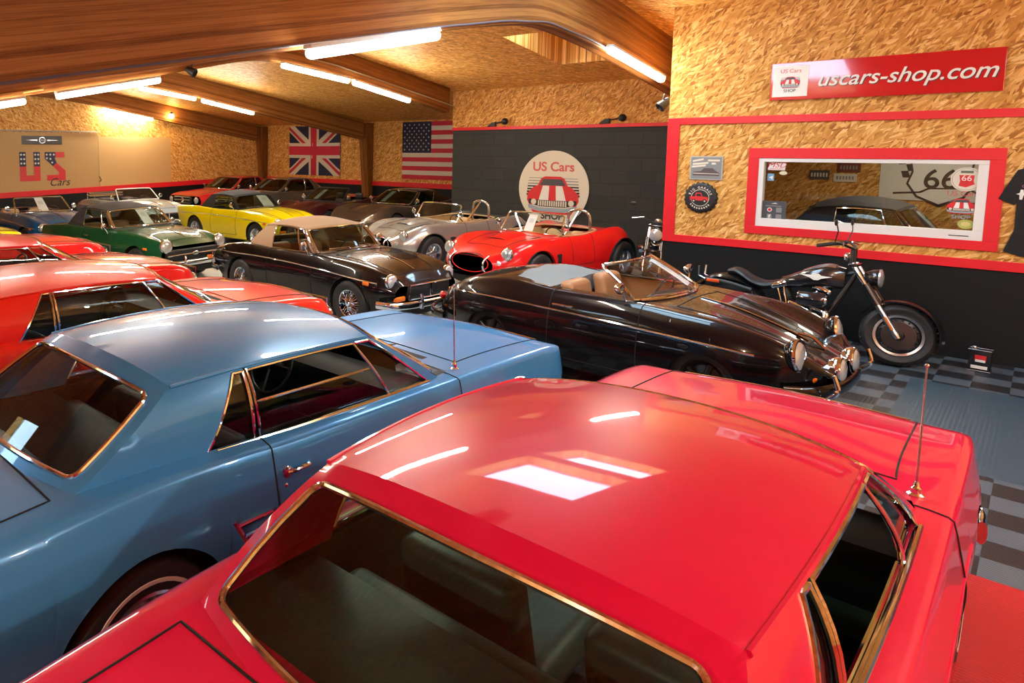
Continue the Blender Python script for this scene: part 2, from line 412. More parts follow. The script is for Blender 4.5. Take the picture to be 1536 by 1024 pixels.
        # shut lines round the doors, hood and trunk lid
        for k in ('hood', 'trunk', 'door'):
            if not s.sp.get(k): continue
            a, b = s.i_at(s.sp[k][0]), s.i_at(s.sp[k][1])
            for sgn in ((0, 1) if k == 'door' else (0,)):
                bm = B(); P = lambda i, j: tuple(s.V[i, j]+s.nor[i, j]*.0008)
                if k == 'door':
                    js = [j for j in range(s.jD+1)]; J = (lambda j: j) if sgn == 0 else (lambda j: s.J-1-j)
                    zl = s.sp[k][2]
                    for i in (a, b): tube(bm, [P(i, J(j)) for j in js if s.V[i, j, 2] > zl], .004, 5)
                    lo = [min((j for j in js if s.V[i, j, 2] > zl), default=0) for i in range(a, b+1)]
                    tube(bm, [P(i, J(lo[i-a])) for i in range(a, b+1)], .004, 5)
                    own = out.get(('door', sgn == 0))
                else:
                    j0, j1 = s.jD, s.J-1-s.jD
                    loop = [P(a, j) for j in range(j0, j1+1)]+[P(i, j1) for i in range(a+1, b+1)]+[P(b, j) for j in range(j1-1, j0-1, -1)]+[P(i, j0) for i in range(b-1, a, -1)]
                    tube(bm, loop, .0042, 5, closed=True); own = out.get(k)
                obj('shut_line', bm, GAP, own or root)
        return out
    def side(s, x, z, sg=1, off=0.):
        h = s.bvh.ray_cast(Vector((x, 3*sg, z)), Vector((0, -sg, 0)))
        return (x, (h[0].y if h[0] else sg*.8)+off*sg, z)
    def top(s, x, y, off=0.):
        h = s.bvh.ray_cast(Vector((x, y, 3)), Vector((0, 0, -1)))
        return (x, y, (h[0].z if h[0] else .8)+off)
WM = {}
def wheel(root, x, y, R, W, style, hub=STEEL):
    sg = 1 if y > 0 else -1; key = (R, W, style, sg, hub.name)
    rr = R*(.62 if style != 'fat' else .60)
    if key not in WM:
        o = W/2; bm = B()
        pr = [(rr-.01, -o+.01), (rr, -o), (rr+.03, -o-.004), (R-.035, -o-.006), (R-.012, -o+.012), (R, -o+.035), (R, o-.035), (R-.012, o-.012), (R-.035, o+.006), (rr+.03, o+.004), (rr, o), (rr-.01, o-.01)]
        lathe(bm, [(r, a*sg) for r, a in pr], 40)
        if style == 'white': lathe(bm, [(rr+.035, (o+.0065)*sg), (rr+.05, (o+.008)*sg), (rr+.052, (o+.005)*sg)], 40, mi=1)
        fix(bm); tm = bpy.data.meshes.new('tire'); bm.to_mesh(tm); bm.free(); tm.materials.append(RUBBER); tm.materials.append(WWALL)
        bm = B(); q = rr
        if style == 'wire':
            lathe(bm, [(q, -o+.01), (q-.02, -o+.02), (q-.03, 0), (q-.02, o-.03), (q-.004, o-.012), (q+.004, o-.004)], 36)
            for k in range(40):
                a = 2*PI*k/40; b = a+(.34 if k % 2 else -.34); ao = (o-.05) if k % 4 < 2 else -o*.2
                tube(bm, [(math.cos(a)*(q-.02), ao*.6*sg, math.sin(a)*(q-.02)), (math.cos(b)*.035, (o-.015)*sg, math.sin(b)*.035)], .0055, 4)
            lathe(bm, [(.045, (o-.06)*sg), (.042, (o-.01)*sg), (.03, (o+.012)*sg), (.001, (o+.016)*sg)], 16)
        elif style in ('fat', 'minilite'):
            lathe(bm, [(q+.002, (o-.002)*sg), (q-.015, (o-.008)*sg), (q-.022, (o-.05)*sg), (q-.03, (o-.10)*sg), (q-.05, (o-.11)*sg), (.06, (o-.085)*sg), (.055, (o-.06)*sg), (.04, (o-.045)*sg), (.001, (o-.04)*sg)], 40)
            for k in range(8 if style == 'minilite' else 6):
                a = 2*PI*k/(8 if style == 'minilite' else 6)
                tube(bm, [(math.cos(a)*.05, (o-.065)*sg, math.sin(a)*.05), (math.cos(a)*(q-.03), (o-.075)*sg, math.sin(a)*(q-.03))], [.028, .018], 8)
        else:   # styled steel: five dished spokes and a chrome ring
            lathe(bm, [(q+.004, (o-.004)*sg), (q-.012, (o+.004)*sg), (q-.028, (o-.012)*sg), (q-.04, (o-.04)*sg), (q-.06, (o-.05)*sg), (.075, (o-.03)*sg), (.068, (o-.004)*sg), (.05, (o+.008)*sg), (.001, (o+.012)*sg)], 40)
            for k in range(5):
                a = 2*PI*k/5
                tube(bm, [(math.cos(a)*.06, (o-.02)*sg, math.sin(a)*.06), (math.cos(a)*(q-.035), (o-.026)*sg, math.sin(a)*(q-.035))], [.03, .022], 8)
        fix(bm); rm = bpy.data.meshes.new('rim'); bm.to_mesh(rm); bm.free(); rm.materials.append(hub)
        for me in (tm, rm):
            me.polygons.foreach_set('use_smooth', [True]*len(me.polygons)); me.set_sharp_from_angle(angle=math.radians(45))
        WM[key] = (tm, rm)
    tm, rm = WM[key]
    t = bpy.data.objects.new('wheel', tm); COL.objects.link(t); t.parent = root; t.location = (x, y, R)
    r = bpy.data.objects.new('rim', rm); COL.objects.link(r); r.parent = t
def headlight(root, p, r, d=(1, 0, .06), body=None):
    bm = B(); lathe(bm, [(r*.8, -.07), (r*1.02, -.03), (r*1.06, 0), (r*1.0, .014), (r*.9, .016)], 28, 'X'); fix(bm); orient(bm, (1, 0, 0), d, p)
    h = obj('headlight', bm, body or CHROME, root)
    if body:
        bm = B(); lathe(bm, [(r*1.04, -.006), (r*1.08, .006), (r*1.03, .02), (r*.92, .02)], 28, 'X'); orient(bm, (1, 0, 0), d, p); obj('bezel', bm, CHROME, h)
    bm = B(); lathe(bm, [(r*.95, .008), (r*.8, .026), (r*.45, .038), (.001, .042)], 28, 'X'); orient(bm, (1, 0, 0), d, p)
    obj('lens', bm, LENS, h)
def lerp(a, b, t): return np.array(a)*(1-t)+np.array(b)*t
def greenhouse(root, S, shell_mat, gl, chrome=CHROME, roof_name='roof'):
    A0, A1, R1, R0 = (np.array(S[k], float) for k in ('A0', 'A1', 'R1', 'R0'))
    g = S.get; p = g('p', 2.6)
    bl = lambda t: lerp(A0, R0, t)+np.array([0, g('by', 0), g('bz', 0)])*4*t*(1-t)
    tl = lambda t: lerp(A1, R1, t)+np.array([0, g('ty', .01), g('tz', .03)])*4*t*(1-t)
    sb = g('sb', .02)
    def side(tb, tt, v): return lerp(bl(tb), tl(tt), v)+np.array([0, sb, 0])*4*v*(1-v)
    shell = B()
    def grid(bm, fn, nu, nv):
        V = [[bm.verts.new(tuple(fn(i/nu, j/nv))) for j in range(nv+1)] for i in range(nu+1)]
        for i in range(nu):
            for j in range(nv):
                try: bm.faces.new((V[i][j], V[i+1][j], V[i+1][j+1], V[i][j+1]))
                except ValueError: pass
    sides = g('sides', 1)
    def mir(q, sg): return (q[0], q[1]*sg, q[2])
    wins = []
    for (b0, t0), (b1, t1), kind in S['panels']:
        for sg in (1, -1):
            if kind == 'solid': grid(shell, lambda u, v: mir(side(b0+(b1-b0)*u, t0+(t1-t0)*u, v*1.1-.1), sg), 6, 10)
            else:
                hi = .93; grid(shell, lambda u, v: mir(side(b0+(b1-b0)*u, t0+(t1-t0)*u, hi+(1-hi)*v), sg), 8, 1)
                wins.append((b0, t0, b1, t1, hi, sg, kind))
    def end(base, topp, bf, tf, bz, cz, wb):
        def W(u, v):
            w = 1-abs(u)**2
            b = np.array([base[0]+bf*w, base[1]*u, base[2]+bz*w]); q = np.array([topp[0]+tf*w, topp[1]*u, topp[2]+cz*(1-abs(u)**p)])
            r = lerp(b, q, v); r[0] += wb*4*v*(1-v)*w; r[1] += u*sb*4*v*(1-v); return r
        return W
    cf, cr = g('cf', .03), g('cr', .03)
    Wf = end(A0, A1, g('bf', .15), g('tf', .06), g('bz0', .02), cf, g('wb', .01)); Wr = end(R0, R1, g('rbf', -.08), g('rtf', -.03), g('rbz', .01), cr, g('rwb', -.015))
    def framed(W, mu, mb, mt, glname, do=True):
        us = [-1, -1+mu]+list(np.linspace(-1+mu, 1-mu, 15))[1:-1]+[1-mu, 1]; vs = [-.10, mb]+list(np.linspace(mb, 1-mt, 7))[1:-1]+[1-mt, 1]
        gb = B(); gv = {}; sv = {}
        def vert(d, bm, i, j):
            if (i, j) not in d: d[(i, j)] = bm.verts.new(tuple(W(us[i], vs[j])))
            return d[(i, j)]
        for i in range(len(us)-1):
            for j in range(len(vs)-1):
                ins = 0 < i < len(us)-2 and 0 < j < len(vs)-2
                d, bm = (gv, gb) if ins else (sv, shell)
                bm.faces.new([vert(d, bm, a, b) for a, b in ((i, j), (i+1, j), (i+1, j+1), (i, j+1))])
        w = obj(glname, gb, gl, root)
        u0, u1, v0, v1 = -1+mu, 1-mu, mb, 1-mt
        off = np.array([.004 if W is Wf else -.004, 0, .004]); rc = g('rc', .06)
        loop = []
        for cu, cv, a in ((u0, v0, 0), (u1, v0, 1), (u1, v1, 2), (u0, v1, 3)):
            du, dv = rc*1.0, rc*1.5
            cen = {0: (u0+du, v0+dv), 1: (u1-du, v0+dv), 2: (u1-du, v1-dv), 3: (u0+du, v1-dv)}[a]
            for k in range(5):
                th = PI+PI/2*a+PI/2*k/4
                loop.append((cen[0]+du*math.cos(th), cen[1]+dv*math.sin(th)))
        full = []
        for (a, b), (c, d) in zip(loop, loop[1:]+loop[:1]):
            n = max(1, int(max(abs(c-a)*8, abs(d-b)*6)))
            for k in range(n): full.append((a+(c-a)*k/n, b+(d-b)*k/n))
        bm = B(); tube(bm, [tuple(W(a, b)+off) for a, b in full], g('rtube', .011), 8, closed=True); obj(glname+'_trim', bm, chrome, w)
        # painted corner fillets between the rounded trim and the square opening
        bm = B()
        for a, (cu, cv) in enumerate(((u0, v0), (u1, v0), (u1, v1), (u0, v1))):
            arc = loop[a*5:a*5+5]; c = bm.verts.new(tuple(W(cu, cv)+off*.3)); q = [bm.verts.new(tuple(W(*r)+off*.3)) for r in arc]
            for m_, n_ in zip(q, q[1:]): bm.faces.new((c, m_, n_))
        obj('corner', bm, shell_mat, w, smooth=False)
        return w
    framed(Wf, g('mu', .08), g('mb', .03), g('mt', .07), 'windshield')
    if g('rear', True): framed(Wr, g('rmu', .10), g('rmb', .05), g('rmt', .14), 'rear_window')
    else: grid(shell, lambda u, v: Wr(u*2-1, v), 14, 6)
    cc = g('crown', .035)
    def roof(a, s):
        u = a*2-1; t = tl(s); f, r = Wf(u, 1), Wr(u, 1)
        x = f[0]*(1-s)+r[0]*s; z = t[2]+(cf*(1-s)+cr*s+cc*4*s*(1-s))*(1-abs(u)**p)
        return (x, u*t[1], z)
    grid(shell, roof, 24, 16)
    bmesh.ops.remove_doubles(shell, verts=shell.verts[:], dist=.0012); fix(shell)
    sh = obj(roof_name, shell, shell_mat, root, angle=55, bevel=g('bev', .016))
    for b0, t0, b1, t1, hi, sg, kind in wins:
        low = g('lowered') if (kind == 'side' and sg < 0) else None; gh_ = hi if low is None else low
        bm = B(); grid(bm, lambda u, v: mir(side(b0+(b1-b0)*u, t0+(t1-t0)*u, v*gh_)*np.array([1, 1, 1])-np.array([0, .012, 0]), sg), 6, 6)
        fr = B(); nm = {'vent': 'vent_window', 'quarter': 'quarter_window'}.get(kind, 'side_window')
        lp = [(u, 0) for u in np.linspace(0, 1, 7)]+[(1, v) for v in np.linspace(0, hi, 7)[1:]]+[(u, hi) for u in np.linspace(1, 0, 7)[1:]]+[(0, v) for v in np.linspace(hi, 0, 7)[1:-1]]
        tube(fr, [mir(side(b0+(b1-b0)*u, t0+(t1-t0)*u, v), sg) for u, v in lp], g('wtube', .008), 6, closed=True)
        if low is not None: tube(fr, [mir(side(b0+(b1-b0)*u, t0+(t1-t0)*u, v)-np.array([0, .012, 0]), sg) for u, v in [(.995, 0), (.99, low*.5), (.985, low)]+[(u, low) for u in np.linspace(.95, .02, 9)]], .007, 6)
        if kind == 'open': bm.free(); obj('window_trim', fr, chrome, root); continue
        w = obj(nm, bm, gl, root); obj('window_trim', fr, chrome, w)
    if g('drip', True):
        for sg in (1, -1):
            bm = B(); tube(bm, [mir(tl(s)+np.array([0, .006, -.004]), sg) for s in np.linspace(0, 1, 18)], .009, 6); obj('drip_rail', bm, g('dripm', shell_mat), root)
    return Wf, Wr, bl, tl
def windscreen(root, S, gl=CLEAR, frame=CHROME, r=.013):
    """open car: framed curved pane"""
    A0, A1 = np.array(S['A0'], float), np.array(S['A1'], float); bf, tf = S.get('bf', .12), S.get('tf', .08); cz = S.get('cz', .01); wb = S.get('wb', .01)
    def W(u, v):
        w = 1-u*u; q = lerp((A0[0]+bf*w, A0[1]*u, A0[2]+.02*w), (A1[0]+tf*w, A1[1]*u, A1[2]+cz*w), v); q[0] += wb*4*v*(1-v); return q
    bm = B(); V = [[bm.verts.new(tuple(W(-1+2*i/16, j/5))) for j in range(6)] for i in range(17)]
    for i in range(16):
        for j in range(5): bm.faces.new((V[i][j], V[i+1][j], V[i+1][j+1], V[i][j+1]))
    w = obj('windshield', bm, gl, root)
    bm = B(); lp = [(u, 0) for u in np.linspace(-1, 1, 17)]+[(1, v) for v in (.25, .5, .75, .93)]+[(u, 1) for u in np.linspace(.96, -.96, 15)]+[(-1, v) for v in (.93, .75, .5, .25)]
    tube(bm, [tuple(W(u, v)) for u, v in lp], r, 8, closed=True); obj('windshield_frame', bm, frame, w)
    return W
def tub(root, x0, x1, w, zf, ztop, m=DARK, dash=True, dx=0., dm=None, dz=0.):
    bm = B()
    # floor, side liners, rear bulkhead: one open trough following the cabin
    for lo, hi in (((x0, -w, zf), (x1+.25, w, zf+.03)), ((x0, w-.03, zf), (x1+.2, w, ztop)), ((x0, -w, zf), (x1+.2, -w+.03, ztop)), ((x0-.03, -w, zf), (x0, w, ztop-.04)), ((x1+.22, -w, zf), (x1+.25, w, ztop-.12))): box(bm, lo, hi)
    obj('cabin_lining', bm, m, root, smooth=False, bevel=.008)
    if dash:
        bm = B(); xd = x1-.16+dx
        prof = [(xd, ztop-.26), (xd-.02, ztop-.1), (xd, ztop-.035), (xd+.08, ztop-.012), (xd+.3, ztop-.03)]
        loft(bm, [[(x, w*s, z+dz) for x, z in prof] for s in np.linspace(-.97, .97, 8)], closed=False, cap=False)
        bmesh.ops.solidify(bm, geom=bm.faces[:], thickness=.01); obj('dashboard', bm, dm or m, root)
def seat(root, x, y, z, m, w=.48, h=.50, rec=.22, d=.46):
    bm = B(); rbox(bm, (x-d/2, y-w/2, z-.10), (x+d/2, y+w/2, z+.07), .055, 4, lambda c: (c.x, c.y, c.z+.05*(c.x-x)))
    s = obj('seat', bm, m, root)
    bm = B(); rbox(bm, (x-d/2-.12, y-w/2+.01, z-.02), (x-d/2+.02, y+w/2-.01, z+h), .05, 4, lambda c: (c.x-rec*(c.z-z), c.y*1.0+(y-c.y)*max(0, (c.z-z-.3))*.5, c.z))
    obj('backrest', bm, m, s)
def steering(root, x, y, z, r=.19, m=BLACK):
    bm = B(); tube(bm, [(0, math.cos(a)*r, math.sin(a)*r) for a in np.linspace(0, 2*PI, 33)[:-1]], .011, 8, closed=True)
    lathe(bm, [(.035, -.02), (.04, 0), (.03, .02), (.001, .022)], 14, 'X')
    for a in (0, PI, -PI/2): tube(bm, [(0, 0, 0), (0, math.cos(a)*r, math.sin(a)*r)], .009, 6)
    tube(bm, [(0, 0, 0), (.3, 0, 0)], .018, 8)
    orient(bm, (1, 0, 0), (1, 0, -.42), (x, y, z)); obj('steering_wheel', bm, m, root)
def mirror_on(root, p, sg, m=CHROME):
    bm = B(); tube(bm, [p, (p[0], p[1]+.03*sg, p[2]+.06), (p[0]-.01, p[1]+.06*sg, p[2]+.10)], .008, 8)
    lathe(bm, [(.001, -.045), (.03, -.04), (.052, -.012), (.056, .012), (.05, .016), (.001, .014)], 20, 'X', (p[0]-.02, p[1]+.075*sg, p[2]+.13)); obj('door_mirror', bm, m, root)
def underside(root, sp, b):
    x0, x1 = sp['L']; bm = B(); n = 24; xs = np.linspace(x0+.12, x1-.12, n); ws = pchip(sp['ws'], xs)-.09; rings = []
    for x, w in zip(xs, ws):
        for xw, zw, R in sp['arch']:
            if abs(x-xw) < R+.04: w = min(w, sp.get('inner', .5))
        z = sp.get('under', .19); rings.append([(x, -w, z), (x, w, z), (x, w, z+.09), (x, -w, z+.09)])
    loft(bm, rings); obj('underbody', fix(bm), BLACK, root, smooth=False)
    for xw, zw, R in sp['arch']:
        for sg in (1, -1):
            w = float(pchip(sp['ws'], [xw])[0])-.012; bm = B(); y0, y1 = sp.get('inner', .5), w; A = np.linspace(-.12, PI+.12, 21); q = R+.012
            loft(bm, [[(xw+q*math.cos(a), y0*sg, zw+q*math.sin(a)), (xw+q*math.cos(a), (y1-.03)*sg, zw+q*math.sin(a))] for a in A], closed=False, cap=False)
            c = bm.verts.new((xw, y0*sg, zw)); pv = [bm.verts.new((xw+q*math.cos(a), y0*sg, zw+q*math.sin(a))) for a in A]
            for m_, n_ in zip(pv, pv[1:]): bm.faces.new((c, m_, n_))
            obj('wheel_arch_liner', bm, WELL, root)
def bumper(root, pts, rw, rh, m=CHROME, name='bumper'):
    bm = B(); P = smooth_path(pts, 6); tube(bm, P, rw, 12, rz=rh); return obj(name, bm, m, root)
def side_strip(root, b, pts, r, m=CHROME, name='side_trim', sides=(1, -1)):
    for sg in sides:
        bm = B(); P = [b.side(q[0], q[1], sg, r*.3) for q in smooth_path([(a, c, 0) for a, c in pts], 8)]
        tube(bm, P, r, 6); obj(name, bm, m, root)
def sheet_on(root, W, u, label, v0=.12, v1=.82, du=.24, inside=-.02):
    """printed price sheet leaning inside the windscreen: a thing of its own"""
    bpy.context.view_layer.update(); M = root.matrix_world
    bm = B(); P = lambda a, v: M @ (Vector(tuple(W(a, v)))+Vector((inside, 0, -.004)))
    n = 4; c = [[bm.verts.new(P(u+du*i/n, v0+(v1-v0)*j/n)) for j in range(n+1)] for i in range(n+1)]
    for i in range(n):
        for j in range(n): bm.faces.new((c[i][j], c[i+1][j], c[i+1][j+1], c[i][j+1])).material_index = 1 if (i in (1, 2) and j == 2) else 0
    o = obj('price_sheet', bm, [PAPER, mat('print_grey', (.62, .63, .65), .6)]); tag(o, label, 'sheet', 'price sheets in the windscreens'); return o
# ------------------------------------------------------------------ the cars
def start(name, label, loc, rz, sp, pm, group=None):
    root = thing(name, label, 'car', (loc[0], loc[1], 0), math.radians(rz), group)
    b = Body(sp); b.build(root, pm, None); underside(root, sp, b)
    return root, b
def plate(root, p, txt_m, nx, w=.30, h=.11, m=None):
    bm = B(); x, y, z = p; box(bm, (x-.006, y-w/2, z-h/2), (x+.006, y+w/2, z+h/2)); return obj('number_plate', bm, m or WHITE, root, smooth=False, bevel=.004)
MUST = dict(L=(-2.42, 2.13), k=(.22, .13, .16, .45), arch=((1.371, .33, .375), (-1.371, .33, .375)), inner=.55, under=.2,
    ws=[(-2.42, .79), (-2.0, .835), (-1.371, .875), (-.8, .862), (-.2, .86), (.6, .86), (1.371, .868), (1.85, .845), (2.0, .825), (2.09, .785), (2.13, .72)],
    tuck=.07, zb=[(-2.42, .42), (-2.1, .30), (-1.85, .22), (-1, .19), (1.7, .20), (1.95, .30), (2.13, .40)],
    zm=[(-2.42, .66), (-1.371, .63), (0, .62), (1.371, .64), (2.13, .64)],
    zs=[(-2.42, .875), (-1.9, .91), (-1.25, .945), (-.9, .93), (-.55, .905), (.6, .90), (1.3, .89), (1.85, .868), (2.0, .852), (2.09, .815), (2.13, .75)],
    wt=[(-2.42, .755), (-1.5, .80), (-.8, .80), (.6, .805), (1.371, .805), (1.95, .795), (2.08, .75), (2.13, .68)],
    wv=[(-2.42, .645), (-1.9, .65), (-1.5, .65), (-1.0, .715), (0, .735), (.65, .725), (.95, .63), (1.3, .61), (2.0, .60), (2.13, .54)],
    zv=[(-2.42, .89), (-1.9, .92), (-1.45, .95), (-1.0, .945), (-.4, .925), (.6, .913), (1.0, .905), (1.4, .89), (1.85, .865), (2.0, .848), (2.09, .81), (2.13, .755)],
    zc=[(-2.42, .90), (-1.9, .94), (-1.45, .965), (-.8, .96), (.4, .94), (.7, .935), (1.0, .938), (1.4, .932), (1.85, .895), (2.02, .862), (2.13, .785)],
    cab=(-1.56, .74), hood=(.93, 2.08), trunk=(-2.34, -1.66), door=(-.73, .70, .27), bow=(.06, .10), rake=.08)
MUST_G = dict(A0=(.60, .715, .915), A1=(.10, .60, 1.23), R1=(-1.12, .59, 1.24), R0=(-1.56, .66, .955), by=.02, bz=-.012, ty=.022, tz=.022, p=2.5, sb=.028,
    panels=[((0, 0), (.045, .02), 'solid'), ((.045, .02), (.20, .115), 'vent'), ((.20, .115), (.61, .685), 'side'), ((.625, .70), (.74, .735), 'quarter'), ((.74, .735), (1, 1), 'solid')],
    bf=.20, tf=.09, bz0=.018, cf=.045, cr=.05, crown=.016, rbf=-.09, rtf=-.03, rbz=.012, mu=.055, mb=.03, mt=.08, rmu=.10, rmb=.05, rmt=.15, rc=.055, wb=.015, rwb=-.02, bev=.03)
MUSTR = dict(MUST, ws=MUST['ws'][:7]+[(1.75, .84), (1.95, .785), (2.13, .60)], zs=MUST['zs'][:7]+[(1.65, .865), (1.9, .80), (2.05, .70), (2.13, .60)], wt=MUST['wt'][:5]+[(1.8, .765), (2.13, .48)], wv=MUST['wv'][:8]+[(1.8, .58), (2.13, .36)], zv=MUST['zv'][:7]+[(1.4, .885), (1.75, .845), (1.98, .76), (2.13, .62)], zc=MUST['zc'][:7]+[(1.4, .92), (1.8, .87), (2.0, .79), (2.13, .64)], k=(.3, .3, .35, .5), hood=(.93, 1.9))
def mustang(loc, rz, pm, label, inner=DARK, sp=MUST, lowered=None, tyre='white', seats=DARK, aerial=True, glassm=None, full=True):
    root, b = start('coupe_car', label, loc, rz, sp, pm)
    Wf, Wr, bl, tl = greenhouse(root, dict(MUST_G, lowered=lowered), pm, glassm or CARGLASS)
    for sg in (1, -1):
        for x in (1.371, -1.371): wheel(root, x, .735*sg, .33, .185, tyre)
        headlight(root, (2.05 if sp is MUST else 1.99, .60*sg, .62), .095)
        # door handle with push button
        bm = B(); p = b.side(-.53, .80, sg, 0); q = b.side(-.67, .80, sg, 0)
        tube(bm, smooth_path([(q[0], q[1]+.012*sg, q[2]), (q[0]+.01, q[1]+.034*sg, q[2]+.004), (p[0]-.03, p[1]+.034*sg, p[2]+.004), (p[0], p[1]+.004*sg, p[2])], 5), .011, 8)
        lathe(bm, [(.03, 0), (.028, .022), (.016, .03), (.001, .03)], 16, 'Y', (q[0]-.004, q[1], q[2])) if sg > 0 else lathe(bm, [(.03, 0), (.028, -.022), (.016, -.03), (.001, -.03)], 16, 'Y', (q[0]-.004, q[1], q[2]))
        sphere(bm, (q[0]-.005, q[1]+.004*sg, q[2]-.065), .014); obj('door_handle', bm, CHROME, root)
        # three bar ornament ahead of the rear wheel, and the rocker moulding
        bm = B()
        for k in range(3): z = .665-.055*k; P = [b.side(x, z, sg, .008) for x in np.linspace(-.97+.03*k, -.78-.02*k, 6)]; tube(bm, P, .011, 6)
        P = [b.side(-.985+.03*k, .69-.055*k, sg, .008) for k in range(4)]; tube(bm, P, .012, 6); obj('side_scoop_trim', bm, CHROME, root)
        side_strip(root, b, [(-.95, .225), (0, .215), (.98, .225)], .02, CHROME, 'rocker_trim', (sg,))
        # side sculpture line
        bm = B(); tube(bm, [b.side(q[0], q[1], sg, .0) for q in smooth_path([(1.0, .70, 0), (.4, .685, 0), (-.3, .67, 0), (-.55, .665, 0)], 6)], .006, 6); obj('side_crease', bm, pm, root)
        # tail lamps
        bm = B()
        for k in range(3): box(bm, (-2.455, sg*(.50+.075*k)-.028, .60), (-2.40, sg*(.50+.075*k)+.028, .76))
        obj('tail_lamp', bm, RLENS, root, smooth=False, bevel=.01)
    # beltline chrome along each door sill of the glass
    for sg in (1, -1):
        bm = B(); tube(bm, [(q[0], (q[1]+.012)*sg, q[2]+.003) for q in (bl(t) for t in np.linspace(.04, .72, 14))], .009, 6); obj('belt_trim', bm, CHROME, root)
    # grille, bumpers
    bm = B(); rbox(bm, (1.98, -.47, .47), (2.10, .47, .73), .03); obj('grille', bm, BLACK, root)
    bm = B(); tube(bm, [(2.12, -.48, .46), (2.13, .48, .46), (2.13, .48, .745), (2.12, -.48, .745)], .014, 8, closed=True); tube(bm, [(2.13, -.42, .6), (2.13, .42, .6)], .012, 6); sphere(bm, (2.14, 0, .6), .07, (.3, 1.2, .8)); obj('grille_surround', bm, CHROME, root)
    bumper(root, [(1.88, -.86, .40), (2.06, -.83, .41), (2.17, -.62, .41), (2.22, 0, .41), (2.17, .62, .41), (2.06, .83, .41), (1.88, .86, .40)], .022, .06, name='front_bumper')
    bumper(root, [(-2.15, -.85, .44), (-2.36, -.82, .45), (-2.47, -.6, .45), (-2.51, 0, .45), (-2.47, .6, .45), (-2.36, .82, .45), (-2.15, .85, .44)], .022, .06, name='rear_bumper')
    # bright edging of the hood lip
    bm = B(); tube(bm, [b.top((2.085 if sp is MUST else 1.9)-.10*(y/.8)**2, y, .004) for y in np.linspace(-.55, .55, 14)], .008, 6); obj('hood_lip', bm, CHROME, root)
    if full:
        for y in (.33, -.18):   # wipers
            bm = B(); q0 = b.top(.86, y, .02); P = [Wf(u, .07) for u in (np.linspace(y/.66-.02, y/.66-.55, 6) if y > 0 else np.linspace(y/.66, y/.66-.5, 6))]
            tube(bm, [q0]+[(p[0]+.012, p[1], p[2]+.012) for p in P], .006, 6); obj('wiper', bm, STEEL, root)
    if aerial:
        a = b.top(.815, -.685, 0); bm = B(); lathe(bm, [(.028, -.01), (.028, .006), (.018, .012), (.017, .03), (.011, .036), (.009, .055), (.001, .056)], 16, 'Z', a)
        ae = obj('aerial_base', bm, CHROME, root); bm = B(); t = (a[0]-.02, a[1]-.0, a[2]+.52)
        tube(bm, [(a[0], a[1], a[2]+.04), tuple(lerp(a, t, .55))], .0045, 6); tube(bm, [tuple(lerp(a, t, .55)), t], .003, 6); sphere(bm, t, .008); obj('aerial_mast', bm, STEEL, ae)
    # cowl grille and cabin
    bm = B(); loft(bm, [[(x, y, b.top(x, y)[2]+.0012) for x in (.80, .86)] for y in np.linspace(-.45, .45, 9)], closed=False, cap=False); obj('cowl_vent', bm, GAP, root)
    bm = B(); loft(bm, [[(x, y, z) for x, z in ((-1.56, .93), (-1.3, .905), (-1.10, .885), (-1.06, .80), (-1.06, .55))] for y in (-.68, -.3, .3, .68)], closed=False, cap=False); obj('parcel_shelf', bm, inner, root)
    tub(root, -1.2, .5, .735, .24, .89, inner, dm=BLACK)
    for y in (.34, -.34): seat(root, -.38, y, .46, seats, .50, .42)
    bm = B(); rbox(bm, (-1.05, -.58, .36), (-.66, .58, .5), .06); sb_ = obj('rear_seat', bm, seats, root); bm = B(); rbox(bm, (-1.13, -.58, .45), (-.98, .58, .86), .05); obj('backrest', bm, seats, sb_)
    steering(root, .22, .34, .84)
    bm = B(); rbox(bm, (.10, -.11, 1.135), (.125, .11, 1.19), .012); tube(bm, [(.12, 0, 1.18), (.16, 0, 1.235)], .006); obj('rear_view_mirror', bm, CHROME, root)
    mirror_on(root, b.top(.52, .76, -.005), 1)
    return root, b, Wf
def fenders_round(k): return k
SPEED = dict(L=(-1.93, 1.86), k=(.45, .5, .5, .5), arch=((1.05, .29, .275), (-1.05, .29, .27)), inner=.48, under=.17,
    ws=[(-1.93, .42), (-1.75, .66), (-1.4, .79), (-.9, .835), (0, .84), (.8, .84), (1.2, .825), (1.6, .73), (1.78, .52), (1.86, .28)],
    tuck=.06, zb=[(-1.93, .34), (-1.7, .25), (-1.4, .2), (0, .17), (1.4, .2), (1.7, .25), (1.93, .32)],
    zm=[(-1.93, .44), (-1.5, .52), (0, .50), (1.4, .52), (1.93, .44)],
    zs=[(-1.93, .52), (-1.7, .70), (-1.4, .83), (-1.0, .89), (-.3, .875), (.4, .885), (1.05, .88), (1.45, .82), (1.68, .70), (1.80, .56), (1.86, .47)],
    wt=[(-1.93, .32), (-1.7, .56), (-1.2, .72), (0, .76), (.8, .76), (1.3, .73), (1.65, .66), (1.93, .36)],
    wv=[(-1.93, .2), (-1.6, .40), (-1.0, .57), (-.4, .62), (.3, .60), (.9, .48), (1.4, .40), (1.93, .2)],
    zv=[(-1.93, .53), (-1.7, .73), (-1.3, .88), (-.9, .93), (-.3, .885), (.35, .885), (.9, .83), (1.4, .70), (1.75, .56), (1.93, .48)],
    zc=[(-1.93, .54), (-1.7, .75), (-1.35, .90), (-.95, .96), (-.4, .92), (.35, .93), (.9, .865), (1.4, .73), (1.75, .58), (1.93, .48)],
    cab=(-.88, .42), door=(-.34, .52, .25), hood=(.72, 1.62))
